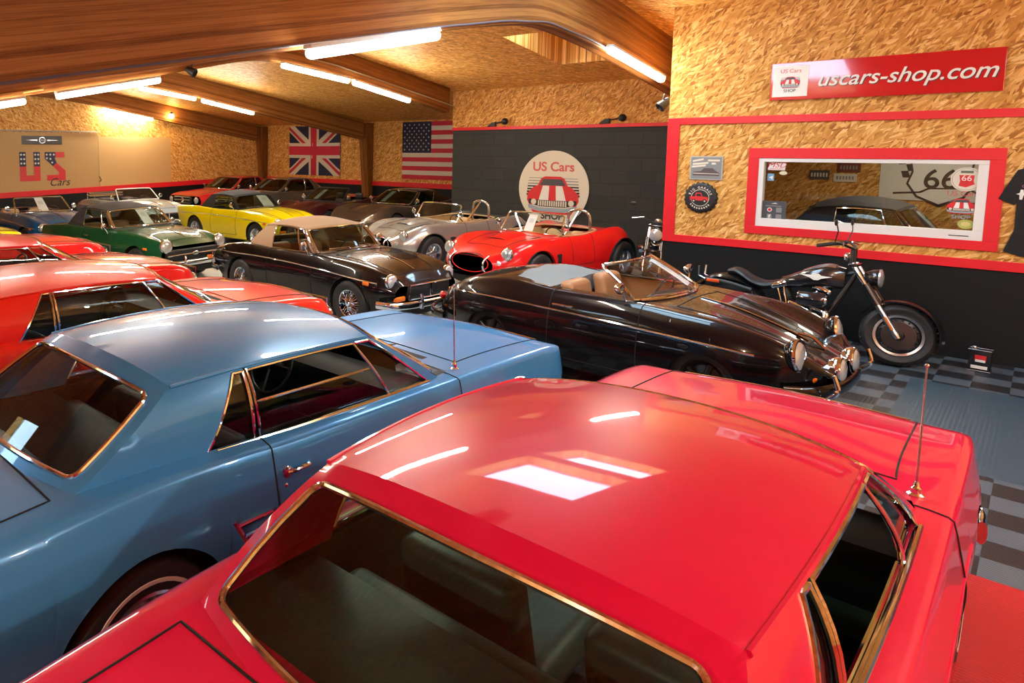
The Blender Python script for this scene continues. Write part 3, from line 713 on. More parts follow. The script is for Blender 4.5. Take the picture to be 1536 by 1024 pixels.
def speedster(loc, rz, pm, label):
    root, b = start('roadster_car', label, loc, rz, SPEED, pm)
    S = dict(A0=(.42, .66, .895), A1=(.03, .53, 1.15), bf=.20, tf=.14, cz=.025, wb=.02)
    W = windscreen(root, S, CLEAR, CHROME, .015)
    for sg in (1, -1):
        for x in (1.05, -1.05): wheel(root, x, .66*sg, .315, .165, 'steel', mat('dark_wheel', (.03, .03, .032), .3, .6))
        headlight(root, (1.67, .585*sg, .645), .125, (1, .08*sg, .16), pm)
        side_strip(root, b, [(-1.62, .70), (-1.0, .72), (0, .70), (1.0, .66), (1.42, .63)], .010, CHROME, 'side_trim', (sg,))
        bm = B(); lathe(bm, [(.045, -.03), (.05, 0), (.03, .035), (.001, .05)], 18, 'X'); orient(bm, (1, 0, 0), (1, .3*sg, 0), (1.74, .50*sg, .47)); obj('indicator', bm, AMBER, root)
        bm = B(); P = [b.side(-.30, .76, sg, .02), b.side(-.22, .765, sg, .03), b.side(-.15, .765, sg, .03), b.side(-.10, .76, sg, .01)]; tube(bm, P, .011, 8); obj('door_handle', bm, CHROME, root)
        bm = B(); lathe(bm, [(.001, -.04), (.04, -.03), (.045, .0), (.001, .03)], 16, 'X', (-1.86, .48*sg, .56)); obj('tail_lamp', bm, RLENS, root)
        bumper(root, [(1.86, .56*sg, .34), (1.93, .56*sg, .42), (1.90, .56*sg, .54)], .02, .02, name='overrider')
    bumper(root, [(1.62, -.74, .38), (1.80, -.58, .38), (1.89, -.3, .38), (1.91, 0, .38), (1.89, .3, .38), (1.80, .58, .38), (1.62, .74, .38)], .025, .055, pm, 'front_bumper')
    bumper(root, [(-1.6, -.8, .42), (-1.86, -.68, .42), (-2.03, -.3, .42), (-2.05, 0, .42), (-2.03, .3, .42), (-1.86, .68, .42), (-1.6, .8, .42)], .022, .05, pm, 'rear_bumper')
    for y in (-.21, .21): headlight(root, (1.87, y, .50), .105, (1, 0, .05))
    bm = B(); tube(bm, [b.top(x, 0, .008) for x in np.linspace(.75, 1.6, 16)], .008, 6); tube(bm, smooth_path([b.top(1.52, 0, .02), b.top(1.62, 0, .045), b.top(1.72, 0, .01)], 5), .012, 8); obj('hood_handle', bm, CHROME, root)
    bm = B(); tube(bm, [b.top(x, y, .01) for x, y in [(.44+.20*(1-(y/.66)**2), y) for y in np.linspace(-.62, .62, 15)]], .011, 6); obj('cowl_trim', bm, CHROME, root)
    # grey cloth boot over the folded top behind the seats
    bm = B(); V = []
    for s in np.linspace(0, 1, 11):
        x = -.90+.48*s; V.append([(x, .64*u*(1-.18*(1-s)**2), .915+.075*(1-u*u)*math.sin(PI*(.25+.6*s))-.03*s+(.02*math.sin(9*u+5*s)*.4)) for u in np.linspace(-1, 1, 17)])
    loft(bm, V, closed=False, cap=False); loft(bm, [V[-1], [(x+.02, y*.97, z-.16) for x, y, z in V[-1]]], closed=False, cap=False); bmesh.ops.remove_doubles(bm, verts=bm.verts[:], dist=.002)
    obj('folded_top_cover', fix(bm), mat('grey_cloth', (.17, .18, .18), .85), root)
    bm = B(); tube(bm, V[0]+[r[-1] for r in V[1:]][:-1], .008, 6); tube(bm, [r[0] for r in V], .008, 6); obj('cover_edging', bm, STEEL, root)
    tub(root, -.6, .42, .66, .2, .865, TAN, dx=.14, dm=pm)
    for y in (.33, -.33): seat(root, .06, y, .44, TAN, .46, .50)
    steering(root, .26, .33, .80, .2)
    mirror_on(root, b.top(.36, -.70, -.005), -1); mirror_on(root, b.top(.36, .70, -.005), 1)
    return root, b, W
ROAD = dict(L=(-1.96, 1.88), k=(.35, .3, .3, .5), arch=((1.155, .30, .335), (-1.155, .30, .335)), inner=.46, under=.17,
    ws=[(-1.96, .64), (-1.6, .73), (-1.155, .765), (0, .76), (1.155, .765), (1.6, .73), (1.88, .60)], tuck=.06,
    zb=[(-1.96, .36), (-1.65, .25), (-1, .19), (1.5, .2), (1.7, .27), (1.88, .36)],
    zm=[(-1.96, .54), (-1, .56), (1.2, .56), (1.88, .52)],
    zs=[(-1.96, .70), (-1.6, .79), (-1.155, .835), (-.4, .815), (.5, .84), (1.155, .825), (1.55, .775), (1.78, .70), (1.88, .60)],
    wt=[(-1.96, .56), (-1.5, .645), (-1, .67), (0, .68), (.6, .68), (1.2, .675), (1.6, .65), (1.88, .50)],
    wv=[(-1.96, .40), (-1.4, .50), (-1.0, .60), (0, .61), (.5, .60), (.9, .50), (1.4, .43), (1.88, .30)],
    zv=[(-1.96, .70), (-1.5, .80), (-1.1, .845), (-.3, .83), (.5, .855), (1.0, .83), (1.45, .755), (1.75, .65), (1.88, .56)],
    zc=[(-1.96, .70), (-1.5, .82), (-1.1, .86), (.45, .885), (.9, .88), (1.3, .83), (1.65, .71), (1.88, .55)],
    cab=(-.98, .48), hood=(.72, 1.66), door=(-.50, .46, .24), trunk=(-1.82, -1.22), bow=(.05, .10))
ROAD_G = dict(A0=(.44, .62, .855), A1=(.13, .535, 1.155), R1=(-.74, .515, 1.14), R0=(-1.08, .585, .85), by=.02, bz=-.01, ty=.02, tz=.03, p=2.4, sb=.02,
    panels=[((0, 0), (.05, .03), 'solid'), ((.05, .03), (.20, .16), 'vent'), ((.21, .17), (.62, .70), 'side'), ((.62, .70), (1, 1), 'solid')],
    bf=.14, tf=.08, bz0=.015, cf=.035, cr=.045, crown=.045, rbf=-.10, rtf=-.05, mu=.045, mb=.03, mt=.10, rmu=.16, rmb=.12, rmt=.18, rc=.05, bev=.02)
def vary(d, **kw): q = dict(d); q.update(kw); return q
def roadster(loc, rz, pm, label, top=None, sp=ROAD, gh=ROAD_G, wheelst='wire', hub=STEEL, seats=DARK, inner=DARK, strip=True, bumpers=True, grille='bar', lamp=(1.74, .555, .635), lr=.095, frame=CHROME, mirrors=True, WR=.30):
    root, b = start('roadster_car', label, loc, rz, sp, pm)
    if top: W = greenhouse(root, gh, top, CARGLASS, frame, 'soft_top')[0]
    else: W = windscreen(root, gh, CLEAR, frame, .016)
    if top:   # bright windscreen pillars
        for sg in (1, -1):
            bm = B(); tube(bm, [(q[0]+.01, q[1]*1.0+.004*sg, q[2]) for q in (W(sg*1.0, v) for v in np.linspace(0, .97, 6))], .017, 8); obj('windscreen_pillar', bm, frame, root)
    xa = [a[0] for a in sp['arch']]; xn = sp['L'][1]; xt = sp['L'][0]
    for sg in (1, -1):
        for x in xa: wheel(root, x, (float(pchip(sp['ws'], [x])[0])-.115)*sg, WR, .16, wheelst, hub)
        headlight(root, (lamp[0], lamp[1]*sg, lamp[2]), lr, (1, .06*sg, .12))
        bm = B(); p = b.side(-.36, .70, sg, .012); q = b.side(-.24, .70, sg, .012); tube(bm, [p, (p[0]+.02, p[1]+.02*sg, p[2]), (q[0]-.02, q[1]+.02*sg, q[2]), q], .01, 8); obj('door_handle', bm, CHROME, root)
        if strip: side_strip(root, b, [(xt+.12, .665), (-.6, .70), (.6, .675), (lamp[0]-.12, .62)], .009, CHROME, 'side_trim', (sg,))
        bm = B(); rbox(bm, (xn-.16, sg*.50-.085, .40), (xn-.03, sg*.50+.085, .465), .02); obj('indicator', bm, AMBER, root)
        p = b.side(xn-.42, .60, sg, 0); bm = B(); rbox(bm, (p[0]-.05, p[1]-.012, p[2]-.022), (p[0]+.05, p[1]+.012, p[2]+.022), .01); obj('side_marker', bm, AMBER, root)
        bm = B(); rbox(bm, (xt-.02, sg*.52-.05, .52), (xt+.06, sg*.52+.05, .66), .02); obj('tail_lamp', bm, RLENS, root)
        if mirrors: mirror_on(root, b.top(.34, sg*.67, -.01), sg)
    bm = B()
    if grille == 'bar':
        rbox(bm, (xn-.10, -.40, .42), (xn+.012, .40, .585), .04); g = obj('grille', bm, BLACK, root)
        bm = B(); tube(bm, [(xn+.01, -.41, .42), (xn+.02, .41, .42), (xn+.02, .39, .59), (xn+.01, -.39, .59)], .012, 8, closed=True)
        tube(bm, [(xn+.018, 0, .42), (xn+.018, 0, .59)], .016, 8); obj('grille_bars', bm, CHROME, g)
    else:
        rbox(bm, (xn-.10, -.60, .40), (xn+.012, .60, .60), .03); g = obj('grille', bm, BLACK, root)
        bm = B(); tube(bm, [(xn+.016, -.58, .505), (xn+.02, .58, .505)], .014, 8); sphere(bm, (xn+.02, 0, .51), .06, (.3, 1.2, .6)); obj('grille_bars', bm, CHROME, g)
    if bumpers:
        w = .74
        bumper(root, [(xn-.22, -w, .37), (xn-.02, -w+.06, .37), (xn+.08, -.4, .37), (xn+.11, 0, .37), (xn+.08, .4, .37), (xn-.02, w-.06, .37), (xn-.22, w, .37)], .022, .045, name='front_bumper')
        bumper(root, [(xt+.22, -w, .40), (xt+.02, -w+.06, .40), (xt-.08, -.4, .40), (xt-.1, 0, .40), (xt-.08, .4, .40), (xt+.02, w-.06, .40), (xt+.22, w, .40)], .022, .045, name='rear_bumper')
        for y in (-.3, .3): bumper(root, [(xn+.12, y, .32), (xn+.13, y, .40), (xn+.11, y, .50)], .022, .022, name='overrider')
    bm = B(); tube(bm, [b.top(x, 0, .004) for x in np.linspace(.75, 1.62, 14)], .007, 6); obj('hood_trim', bm, CHROME, root)
    for y in (.28, -.12):
        bm = B(); P = [W(u, .08) for u in np.linspace(y/.6, y/.6-.5, 6)]; tube(bm, [b.top(.60, y, .015)]+[(p[0]+.012, p[1], p[2]+.014) for p in P], .005, 6); obj('wiper', bm, STEEL, root)
    tub(root, -.95, .40, .60, .22, .83, inner)
    for y in (.31, -.31): seat(root, -.38, y, .40, seats, .44, .46)
    steering(root, .10, .31, .78, .19)
    return root, b, W
COBRA = dict(L=(-1.86, 1.86), k=(.45, .5, .5, .5), arch=((1.143, .33, .365), (-1.143, .34, .385)), inner=.45, under=.16,
    ws=[(-1.86, .48), (-1.65, .72), (-1.143, .90), (-.6, .80), (0, .74), (.55, .77), (1.143, .85), (1.5, .78), (1.75, .62), (1.86, .46)], tuck=.08,
    zb=[(-1.86, .42), (-1.6, .3), (-1.1, .2), (0, .16), (1.3, .2), (1.6, .26), (1.86, .34)],
    zm=[(-1.86, .56), (-1.143, .56), (0, .46), (1.143, .54), (1.86, .48)],
    zs=[(-1.86, .66), (-1.6, .80), (-1.143, .95), (-.7, .90), (-.1, .82), (.4, .84), (.9, .90), (1.2, .89), (1.55, .78), (1.86, .58)],
    wt=[(-1.86, .38), (-1.5, .64), (-1.143, .76), (-.5, .70), (.1, .67), (.8, .70), (1.143, .72), (1.5, .66), (1.86, .38)],
    wv=[(-1.86, .26), (-1.4, .42), (-.9, .54), (-.2, .58), (.4, .54), (1.0, .44), (1.5, .38), (1.86, .25)],
    zv=[(-1.86, .67), (-1.5, .80), (-1.0, .88), (-.5, .85), (.3, .835), (.9, .82), (1.4, .75), (1.86, .60)],
    zc=[(-1.86, .68), (-1.5, .82), (-1.0, .90), (-.6, .88), (.35, .875), (.9, .86), (1.4, .79), (1.7, .70), (1.86, .60)],
    cab=(-.74, .32), hood=(.70, 1.52), door=(-.38, .20, .36), trunk=(-1.72, -1.25))
def cobra(loc, rz, pm, label, seats, bar):
    root, b = start('roadster_car', label, loc, rz, COBRA, pm)
    S = dict(A0=(.36, .60, .85), A1=(.20, .545, 1.16), bf=.06, tf=.04, cz=.02, wb=.005)
    W = windscreen(root, S, CLEAR, CHROME, .014)
    for sg in (1, -1):
        wheel(root, 1.143, .70*sg, .325, .21, 'fat'); wheel(root, -1.143, .74*sg, .335, .26, 'fat')
        headlight(root, (1.70, .575*sg, .665), .10, (1, .05*sg, .1))
        bm = B(); lathe(bm, [(.035, -.03), (.038, 0), (.02, .02), (.001, .025)], 14, 'X', (1.80, .50*sg, .53)); obj('indicator', bm, LENS, root)
        p = b.side(.62, .50, sg, 0); bm = B(); rbox(bm, (.55, p[1]-.02, .44), (.70, p[1]+.006, .60), .012); obj('side_vent', bm, GAP, root)
        bm = B(); lathe(bm, [(.03, -.02), (.033, .0), (.001, .015)], 12, 'X', (-1.83, .5*sg, .6)); obj('tail_lamp', bm, RLENS, root)
        bm = B(); lathe(bm, [(.055, -.15), (.055, .8), (.048, .81), (.04, .78)], 14, 'X', (-.5, .80*sg, .20)); obj('side_exhaust', bm, STEEL, root)
        mirror_on(root, (.36, .60*sg, .86), sg)
    # mouth, bonnet scoop, bumper hoops
    bm = B(); lathe(bm, [(.36, -.22), (.36, .004), (.001, .004)], 36, 'X')
    for v in bm.verts: v.co = Vector((v.co.x+1.85, v.co.y*1.0, v.co.z*.40+.50))
    obj('grille', bm, GAP, root)
    bm = B(); tube(bm, [(1.87, math.cos(a)*.36, .50+math.sin(a)*.146) for a in np.linspace(0, 2*PI, 37)[:-1]], .007, 8, closed=True); obj('grille_surround', bm, pm, root)
    for y in (-.33, .33): bumper(root, [(1.78, y, .36), (1.93, y, .42), (1.94, y, .55), (1.82, y, .62)], .016, .016, name='overrider')
    bm = B(); rings = []
    for s in np.linspace(0, 1, 9):
        x = .72+.50*s; h = .062*math.sin(PI*min(1, .12+.6*s+.18))*(1-s*.15); rings.append([(x, .21*u, b.top(x, .21*u)[2]+max(.002, h*(1-abs(u)**3))) for u in np.linspace(-1, 1, 11)])
    loft(bm, rings, closed=False, cap=False); sc = obj('hood_scoop', fix(bm), pm, root)
    bm = B(); loft(bm, [[(1.222, y, b.top(1.22, y)[2]) for y in np.linspace(-.19, .19, 9)], [(1.222, q[1]*.9, q[2]-.004) for q in rings[-1][1:-1]]], closed=False, cap=False); obj('scoop_mouth', fix(bm), GAP, sc)
    for sg in bar:   # roll hoop with a rear stay
        y0, y1 = (.10*sg, .52*sg); bm = B(); P = smooth_path([(-.58, y0, .80), (-.58, y0, 1.06), (-.57, y0+.05*sg, 1.17), (-.57, (y0+y1)/2, 1.21), (-.57, y1-.05*sg, 1.17), (-.58, y1, 1.06), (-.58, y1, .80)], 6)
        tube(bm, P, .024, 10); tube(bm, [(-.575, (y0+y1)/2, 1.19), (-.08, (y0+y1)/2, .72)], .019, 8); obj('roll_bar', bm, CHROME, root)
    tub(root, -.72, .28, .57, .2, .84, seats)
    for y in (.29, -.29): seat(root, -.34, y, .36, seats, .42, .46)
    steering(root, .06, .29, .78, .18)
    bm = B(); tube(bm, [b.top(.36+.07*(1-(y/.6)**2), y, .008) for y in np.linspace(-.58, .58, 13)], .008, 6); obj('cowl_trim', bm, CHROME, root)
    bm = B(); P = [b.top(x, y, .006) for x, y in [(.32, .585), (-.2, .63), (-.6, .60), (-.74, .50), (-.76, .2), (-.76, -.2), (-.74, -.5), (-.6, -.60), (-.2, -.63), (.32, -.585)]]; tube(bm, smooth_path(P, 4), .014, 6); obj('cockpit_edging', bm, seats, root)
    return root, b, W
VETTE = dict(L=(-2.28, 2.25), k=(.30, .22, .4, .5), arch=((1.245, .34, .37), (-1.245, .34, .37)), inner=.52, under=.17,
    ws=[(-2.28, .74), (-1.9, .83), (-1.245, .885), (-.5, .82), (0, .79), (.5, .80), (1.245, .875), (1.8, .82), (2.1, .70), (2.25, .58)], tuck=.09,
    zb=[(-2.28, .45), (-2, .32), (-1.4, .2), (1.6, .2), (1.95, .28), (2.25, .42)],
    zm=[(-2.28, .62), (-1.245, .60), (0, .55), (1.245, .58), (2.25, .52)],
    zs=[(-2.28, .84), (-1.8, .92), (-1.245, .94), (-.6, .87), (0, .82), (.5, .83), (1.2, .885), (1.6, .84), (2.0, .72), (2.25, .58)],
    wt=[(-2.28, .66), (-1.5, .76), (-1.1, .77), (-.3, .72), (.5, .72), (1.2, .76), (1.7, .72), (2.25, .50)],
    wv=[(-2.28, .5), (-1.4, .54), (-.9, .60), (0, .66), (.5, .64), (1.0, .52), (1.7, .46), (2.25, .34)],
    zv=[(-2.28, .83), (-1.6, .88), (-1.0, .87), (0, .83), (.5, .835), (1.2, .79), (1.8, .68), (2.25, .56)],
    zc=[(-2.28, .83), (-1.6, .89), (-1.0, .885), (.4, .87), (.9, .86), (1.4, .79), (1.9, .66), (2.25, .55)],
    cab=(-1.02, .52), hood=(.74, 1.75), door=(-.42, .60, .24), bow=(.06, .14))
VETTE_G = dict(A0=(.48, .66, .845), A1=(-.06, .52, 1.175), R1=(-.72, .50, 1.17), R0=(-1.35, .56, .90), by=.02, ty=.015, tz=.01, p=2.6, sb=.02,
    panels=[((0, 0), (.05, .04), 'solid'), ((.05, .04), (.52, .92), 'side'), ((.52, .92), (1, 1), 'solid')],
    bf=.22, tf=.12, cf=.03, cr=.03, crown=.01, rbf=-.05, rtf=-.03, mu=.05, mb=.03, mt=.08, rmu=.2, rmb=.1, rmt=.14, bev=.025)
def vette(loc, rz, pm, label, open_top=False, roofm=None, seats=DARK):
    root, b = start('sports_car', label, loc, rz, VETTE, pm)
    if open_top: W = windscreen(root, VETTE_G, TINT, BLACK, .02)
    else: W = greenhouse(root, VETTE_G, roofm or pm, TINT, CHROME)[0]
    for sg in (1, -1):
        for x in (1.245, -1.245): wheel(root, x, .745*sg, .335, .21, 'fat')
        bm = B(); rbox(bm, (1.62, sg*.52-.17, .68), (1.95, sg*.52+.17, .70), .006)
        for v in bm.verts: v.co.z = b.top(v.co.x, v.co.y)[2]+(.004 if v.co.z > .69 else -.01)
        obj('headlight_cover', bm, pm, root)
        bm = B()
        for k in range(2): lathe(bm, [(.06, -.02), (.062, .0), (.04, -.012), (.001, -.014)], 16, 'X', (-2.29, sg*(.34+.16*k), .68))
        obj('tail_lamp', bm, RLENS, root)
        bm = B(); rbox(bm, (2.10, sg*.46-.1, .44), (2.23, sg*.46+.1, .50), .015); obj('indicator', bm, LENS, root)
        bm = B()
        for k in range(4): tube(bm, [b.side(.80-.04*k, .52+.0*k, sg, .004), b.side(.74-.04*k, .70, sg, .004)], .008, 6)
        obj('side_gill', bm, GAP, root)
        bm = B(); p = b.side(-.30, .72, sg, .006); q = b.side(-.18, .72, sg, .006); tube(bm, [p, q], .012, 8); obj('door_handle', bm, CHROME, root)
        mirror_on(root, b.top(.38, sg*.70, -.01), sg)
    bm = B(); rbox(bm, (2.14, -.34, .42), (2.25, .34, .50), .02); obj('grille', bm, GAP, root)
    bumper(root, [(2.02, -.66, .52), (2.20, -.50, .52), (2.28, 0, .52), (2.20, .50, .52), (2.02, .66, .52)], .016, .03, CHROME if not open_top else pm, 'front_bumper')
    bumper(root, [(-2.1, -.80, .56), (-2.3, -.66, .56), (-2.34, 0, .56), (-2.3, .66, .56), (-2.1, .80, .56)], .02, .04, name='rear_bumper')
    bm = B(); rings = [[(x, .26*u, b.top(x, .26*u)[2]+.035*math.sin(PI*min(1, s*1.15+.02) if s < .87 else PI)*(1-abs(u)**3)+.001) for u in np.linspace(-1, 1, 9)] for s, x in zip(np.linspace(0, 1, 9), np.linspace(.78, 1.7, 9))]
    loft(bm, rings, closed=False, cap=False); obj('hood_bulge', fix(bm), pm, root)
    tub(root, -1.0, .46, .63, .22, .83, DARK)
    for y in (.33, -.33):
        seat(root, -.40, y, .40, seats, .46, .44)
        bm = B(); rbox(bm, (-.83, y-.12, .86), (-.73, y+.12, 1.02), .04); obj('head_restraint', bm, seats, root)
    steering(root, .12, .33, .78, .19)
    return root, b, W
MERC = dict(L=(-2.28, 2.18), k=(.30, .20, .2, .5), arch=((1.41, .32, .36), (-1.25, .32, .36)), inner=.52, under=.19,
    ws=[(-2.28, .78), (-1.8, .86), (-1, .89), (1, .89), (1.7, .87), (2.18, .79)], tuck=.07,
    zb=[(-2.28, .4), (-1.9, .26), (1.8, .24), (2.18, .38)], zm=[(-2.28, .6), (0, .6), (2.18, .58)],
    zs=[(-2.28, .80), (-1.6, .87), (-1, .885), (.6, .885), (1.4, .85), (2.0, .79), (2.18, .74)],
    wt=[(-2.28, .70), (-1, .80), (.8, .80), (1.6, .79), (2.18, .70)], wv=[(-2.28, .58), (-1.5, .66), (-1, .72), (.6, .72), (1.0, .66), (2.18, .58)],
    zv=[(-2.28, .82), (-1.6, .89), (-1, .90), (.6, .90), (1.0, .885), (1.6, .84), (2.18, .75)],
    zc=[(-2.28, .83), (-1.6, .91), (-1, .92), (.7, .925), (1.2, .90), (1.8, .84), (2.18, .76)],
    cab=(-1.42, .72), hood=(.92, 2.08), trunk=(-2.2, -1.55), door=(-.62, .72, .26), bow=(.05, .08))
MERC_G = dict(A0=(.66, .70, .90), A1=(.03, .56, 1.285), R1=(-.92, .54, 1.27), R0=(-1.45, .64, .92), by=.02, ty=.015, tz=.02, p=2.6, sb=.02,
    panels=[((0, 0), (.04, .03), 'solid'), ((.04, .03), (.56, .62), 'side'), ((.58, .64), (.80, .86), 'quarter'), ((.80, .86), (1, 1), 'solid')],
    bf=.18, tf=.10, cf=.03, cr=.03, crown=.012, rbf=-.08, rtf=-.04, mu=.05, mb=.03, mt=.07, rmu=.08, rmb=.05, rmt=.09, bev=.025)
def tourer(loc, rz, pm, label, seats=DARK, lamps='rect', gl=None):
    root, b = start('coupe_car', label, loc, rz, MERC, pm)
    W = greenhouse(root, MERC_G, pm, gl or TINT, CHROME)[0]
    for sg in (1, -1):
        for x in (1.41, -1.25): wheel(root, x, .76*sg, .32, .19, 'steel', STEEL)
        if lamps == 'rect':
            bm = B(); rbox(bm, (2.06, sg*.60-.17, .54), (2.185, sg*.60+.17, .70), .03); h = obj('headlight', bm, CHROME, root)
            bm = B(); rbox(bm, (2.10, sg*.60-.155, .55), (2.20, sg*.60+.155, .69), .03); obj('lens', bm, LENS, h)
        else: headlight(root, (2.15, .60*sg, .62), .10)
        bm = B(); rbox(bm, (-2.31, sg*.58-.17, .54), (-2.2, sg*.58+.17, .68), .02); obj('tail_lamp', bm, RLENS, root)
        bm = B(); p = b.side(-.45, .72, sg, .012); q = b.side(-.28, .72, sg, .012); tube(bm, [p, (p[0]+.02, p[1]+.02*sg, p[2]), (q[0]-.02, q[1]+.02*sg, q[2]), q], .012, 8); obj('door_handle', bm, CHROME, root)
        side_strip(root, b, [(-2.1, .60), (0, .61), (2.0, .59)], .012, CHROME, 'side_trim', (sg,))
        mirror_on(root, b.top(.50, sg*.77, -.01), sg)
    bm = B(); rbox(bm, (2.06, -.38, .52), (2.205, .38, .72), .02); g = obj('grille', bm, BLACK, root)
    bm = B(); tube(bm, [(2.21, -.38, .52), (2.21, .38, .52), (2.21, .38, .72), (2.21, -.38, .72)], .014, 8, closed=True); tube(bm, [(2.215, -.37, .62), (2.215, .37, .62)], .012, 6); lathe(bm, [(.07, 0), (.075, .012), (.05, .02), (.001, .02)], 20, 'X', (2.20, 0, .62)); obj('grille_bars', bm, CHROME, g)
    bumper(root, [(1.85, -.90, .42), (2.12, -.84, .42), (2.26, -.6, .42), (2.30, 0, .42), (2.26, .6, .42), (2.12, .84, .42), (1.85, .90, .42)], .025, .06, name='front_bumper')
    bumper(root, [(-1.95, -.90, .44), (-2.22, -.84, .44), (-2.37, -.6, .44), (-2.40, 0, .44), (-2.37, .6, .44), (-2.22, .84, .44), (-1.95, .90, .44)], .025, .06, name='rear_bumper')
    tub(root, -1.3, .55, .72, .24, .89, DARK)
    for y in (.36, -.36):
        seat(root, -.30, y, .46, seats, .50, .46)
        bm = B(); rbox(bm, (-.72, y-.13, .94), (-.62, y+.13, 1.10), .04); obj('head_restraint', bm, seats, root)
    bm = B(); rbox(bm, (-1.15, -.6, .38), (-.75, .6, .52), .06); q = obj('rear_seat', bm, seats, root); bm = B(); rbox(bm, (-1.25, -.6, .46), (-1.08, .6, .88), .05); obj('backrest', bm, seats, q)
    steering(root, .22, .36, .84, .2)
    return root, b, W
# ------------------------------------------------------------------ the building
XO, XL, XF, YL = 10.08, 13.9, 17.2, 21.2          # office front, logo wall, flag wall, far left wall
YO, YB = 3.66, 9.94                                # corners of the office box and of the logo wall
XB, YR = -4.2, -4.0                                # walls behind and to the right of the viewer
def ceil_z(x): return 4.38-(.19*(8.3-x) if x < 8.3 else .14*(x-8.3))
OSB_X, OSB_Y, OSB_C = osb('strand_board_x', (1, 2)), osb('strand_board_y', (0, 2), 1.12), osb('strand_board_ceiling', (0, 1), 1.3); OSB_F = osb('strand_board_far', (1, 2), 1.12)  # side, ceiling and far boards lightened in colour to stand in for light
BLOCK = block_wall(); BEAM = wood_beam(); WBLACK = mat('black_wall_paint', (.0028, .0042, .0055), .6, spec=.3); PLAIN = mat('plain_board', (.50, .30, .115), .6)
def slab(name, lo, hi, m, bevel=0.):
    bm = B(); box(bm, lo, hi); o = obj(name, bm, m, None, smooth=False, bevel=bevel); struct(o); return o
slab('floor', (XB, YR, -.1), (XF+.2, YL+.2, 0), floor_mat())
# office front: black below, strand board with a window opening above
WY0, WY1, WZ0, WZ1 = .45, 2.55, 1.285, 2.135
slab('wall_front_base', (XO, YR, 0), (XO+.12, YO, .99), WBLACK)
bm = B()
for lo, hi in (((XO, YR, .99), (XO+.12, WY0, 4.3)), ((XO, WY1, .99), (XO+.12, YO, 4.3)), ((XO, WY0, .99), (XO+.12, WY1, WZ0)), ((XO, WY0, WZ1), (XO+.12, WY1, 4.3))): box(bm, lo, hi)
struct(obj('wall_front', bm, OSB_X, smooth=False))
slab('wall_office_side', (XO+.12, YO-.12, 0), (XL, YO, 4.3), OSB_Y)
slab('wall_logo', (XL, YO-.12, 0), (XL+.15, YB, 2.69), BLOCK)
slab('wall_logo_upper', (XL-.02, YO, 2.69), (XL+.15, YB, 4.2), OSB_F)
slab('wall_logo_side', (XL+.15, YB-.15, 0), (XF, YB, 4.0), BLOCK)
slab('wall_flags_base', (XF, YB-.15, 0), (XF+.15, YL, 1.06), WBLACK)
slab('wall_flags', (XF, YB-.15, 1.06), (XF+.15, YL, 3.6), OSB_F)
slab('wall_left_base', (XB, YL, 0), (XF, YL+.15, 1.0), WBLACK)
slab('wall_left', (XB, YL, 1.0), (XF, YL+.15, 4.6), OSB_Y)
slab('wall_left_panel', (4.2, YL-.02, .9), (10.42, YL, 2.74), PLAIN); slab('wall_left_panel_2', (10.43, YL-.018, .98), (13.1, YL, 2.64), mat('plain_board_2', (.56, .34, .13), .6))
# back and right walls, out of sight
slab('wall_back', (XB-.15, YR, 0), (XB, YL, 3.4), OSB_X); slab('wall_right', (XB, YR-.15, 0), (XF, YR, 4.6), OSB_Y)
# ceiling of strand board with roof-window openings
SKY = [(10.35, 12.35, 5.35, 6.45), (5.0, 6.6, 2.4, 3.85), (6.95, 8.2, 2.4, 3.85), (-1.9, -1.0, 5.7, 6.9), (-.7, .2, 5.7, 6.9), (5.2, 7.6, -3.0, -1.6)]  # last opening is added out of view to throw daylight on the right floor
xs = sorted({XB-.1, 8.3, XF+.1} | {v for s in SKY for v in s[:2]}); ys = sorted({YR-.1, YL+.1} | {v for s in SKY for v in s[2:]})
bm = B()
for x0, x1 in zip(xs, xs[1:]):
    for y0, y1 in zip(ys, ys[1:]):
        if any(s[0] <= x0 < s[1] and s[2] <= y0 < s[3] for s in SKY): continue
        loft(bm, [[(x0, y0, ceil_z(x0)), (x0, y1, ceil_z(x0)), (x0, y1, ceil_z(x0)+.06), (x0, y0, ceil_z(x0)+.06)], [(x1, y0, ceil_z(x1)), (x1, y1, ceil_z(x1)), (x1, y1, ceil_z(x1)+.06), (x1, y0, ceil_z(x1)+.06)]])
struct(obj('ceiling', fix(bm), OSB_C, smooth=False))
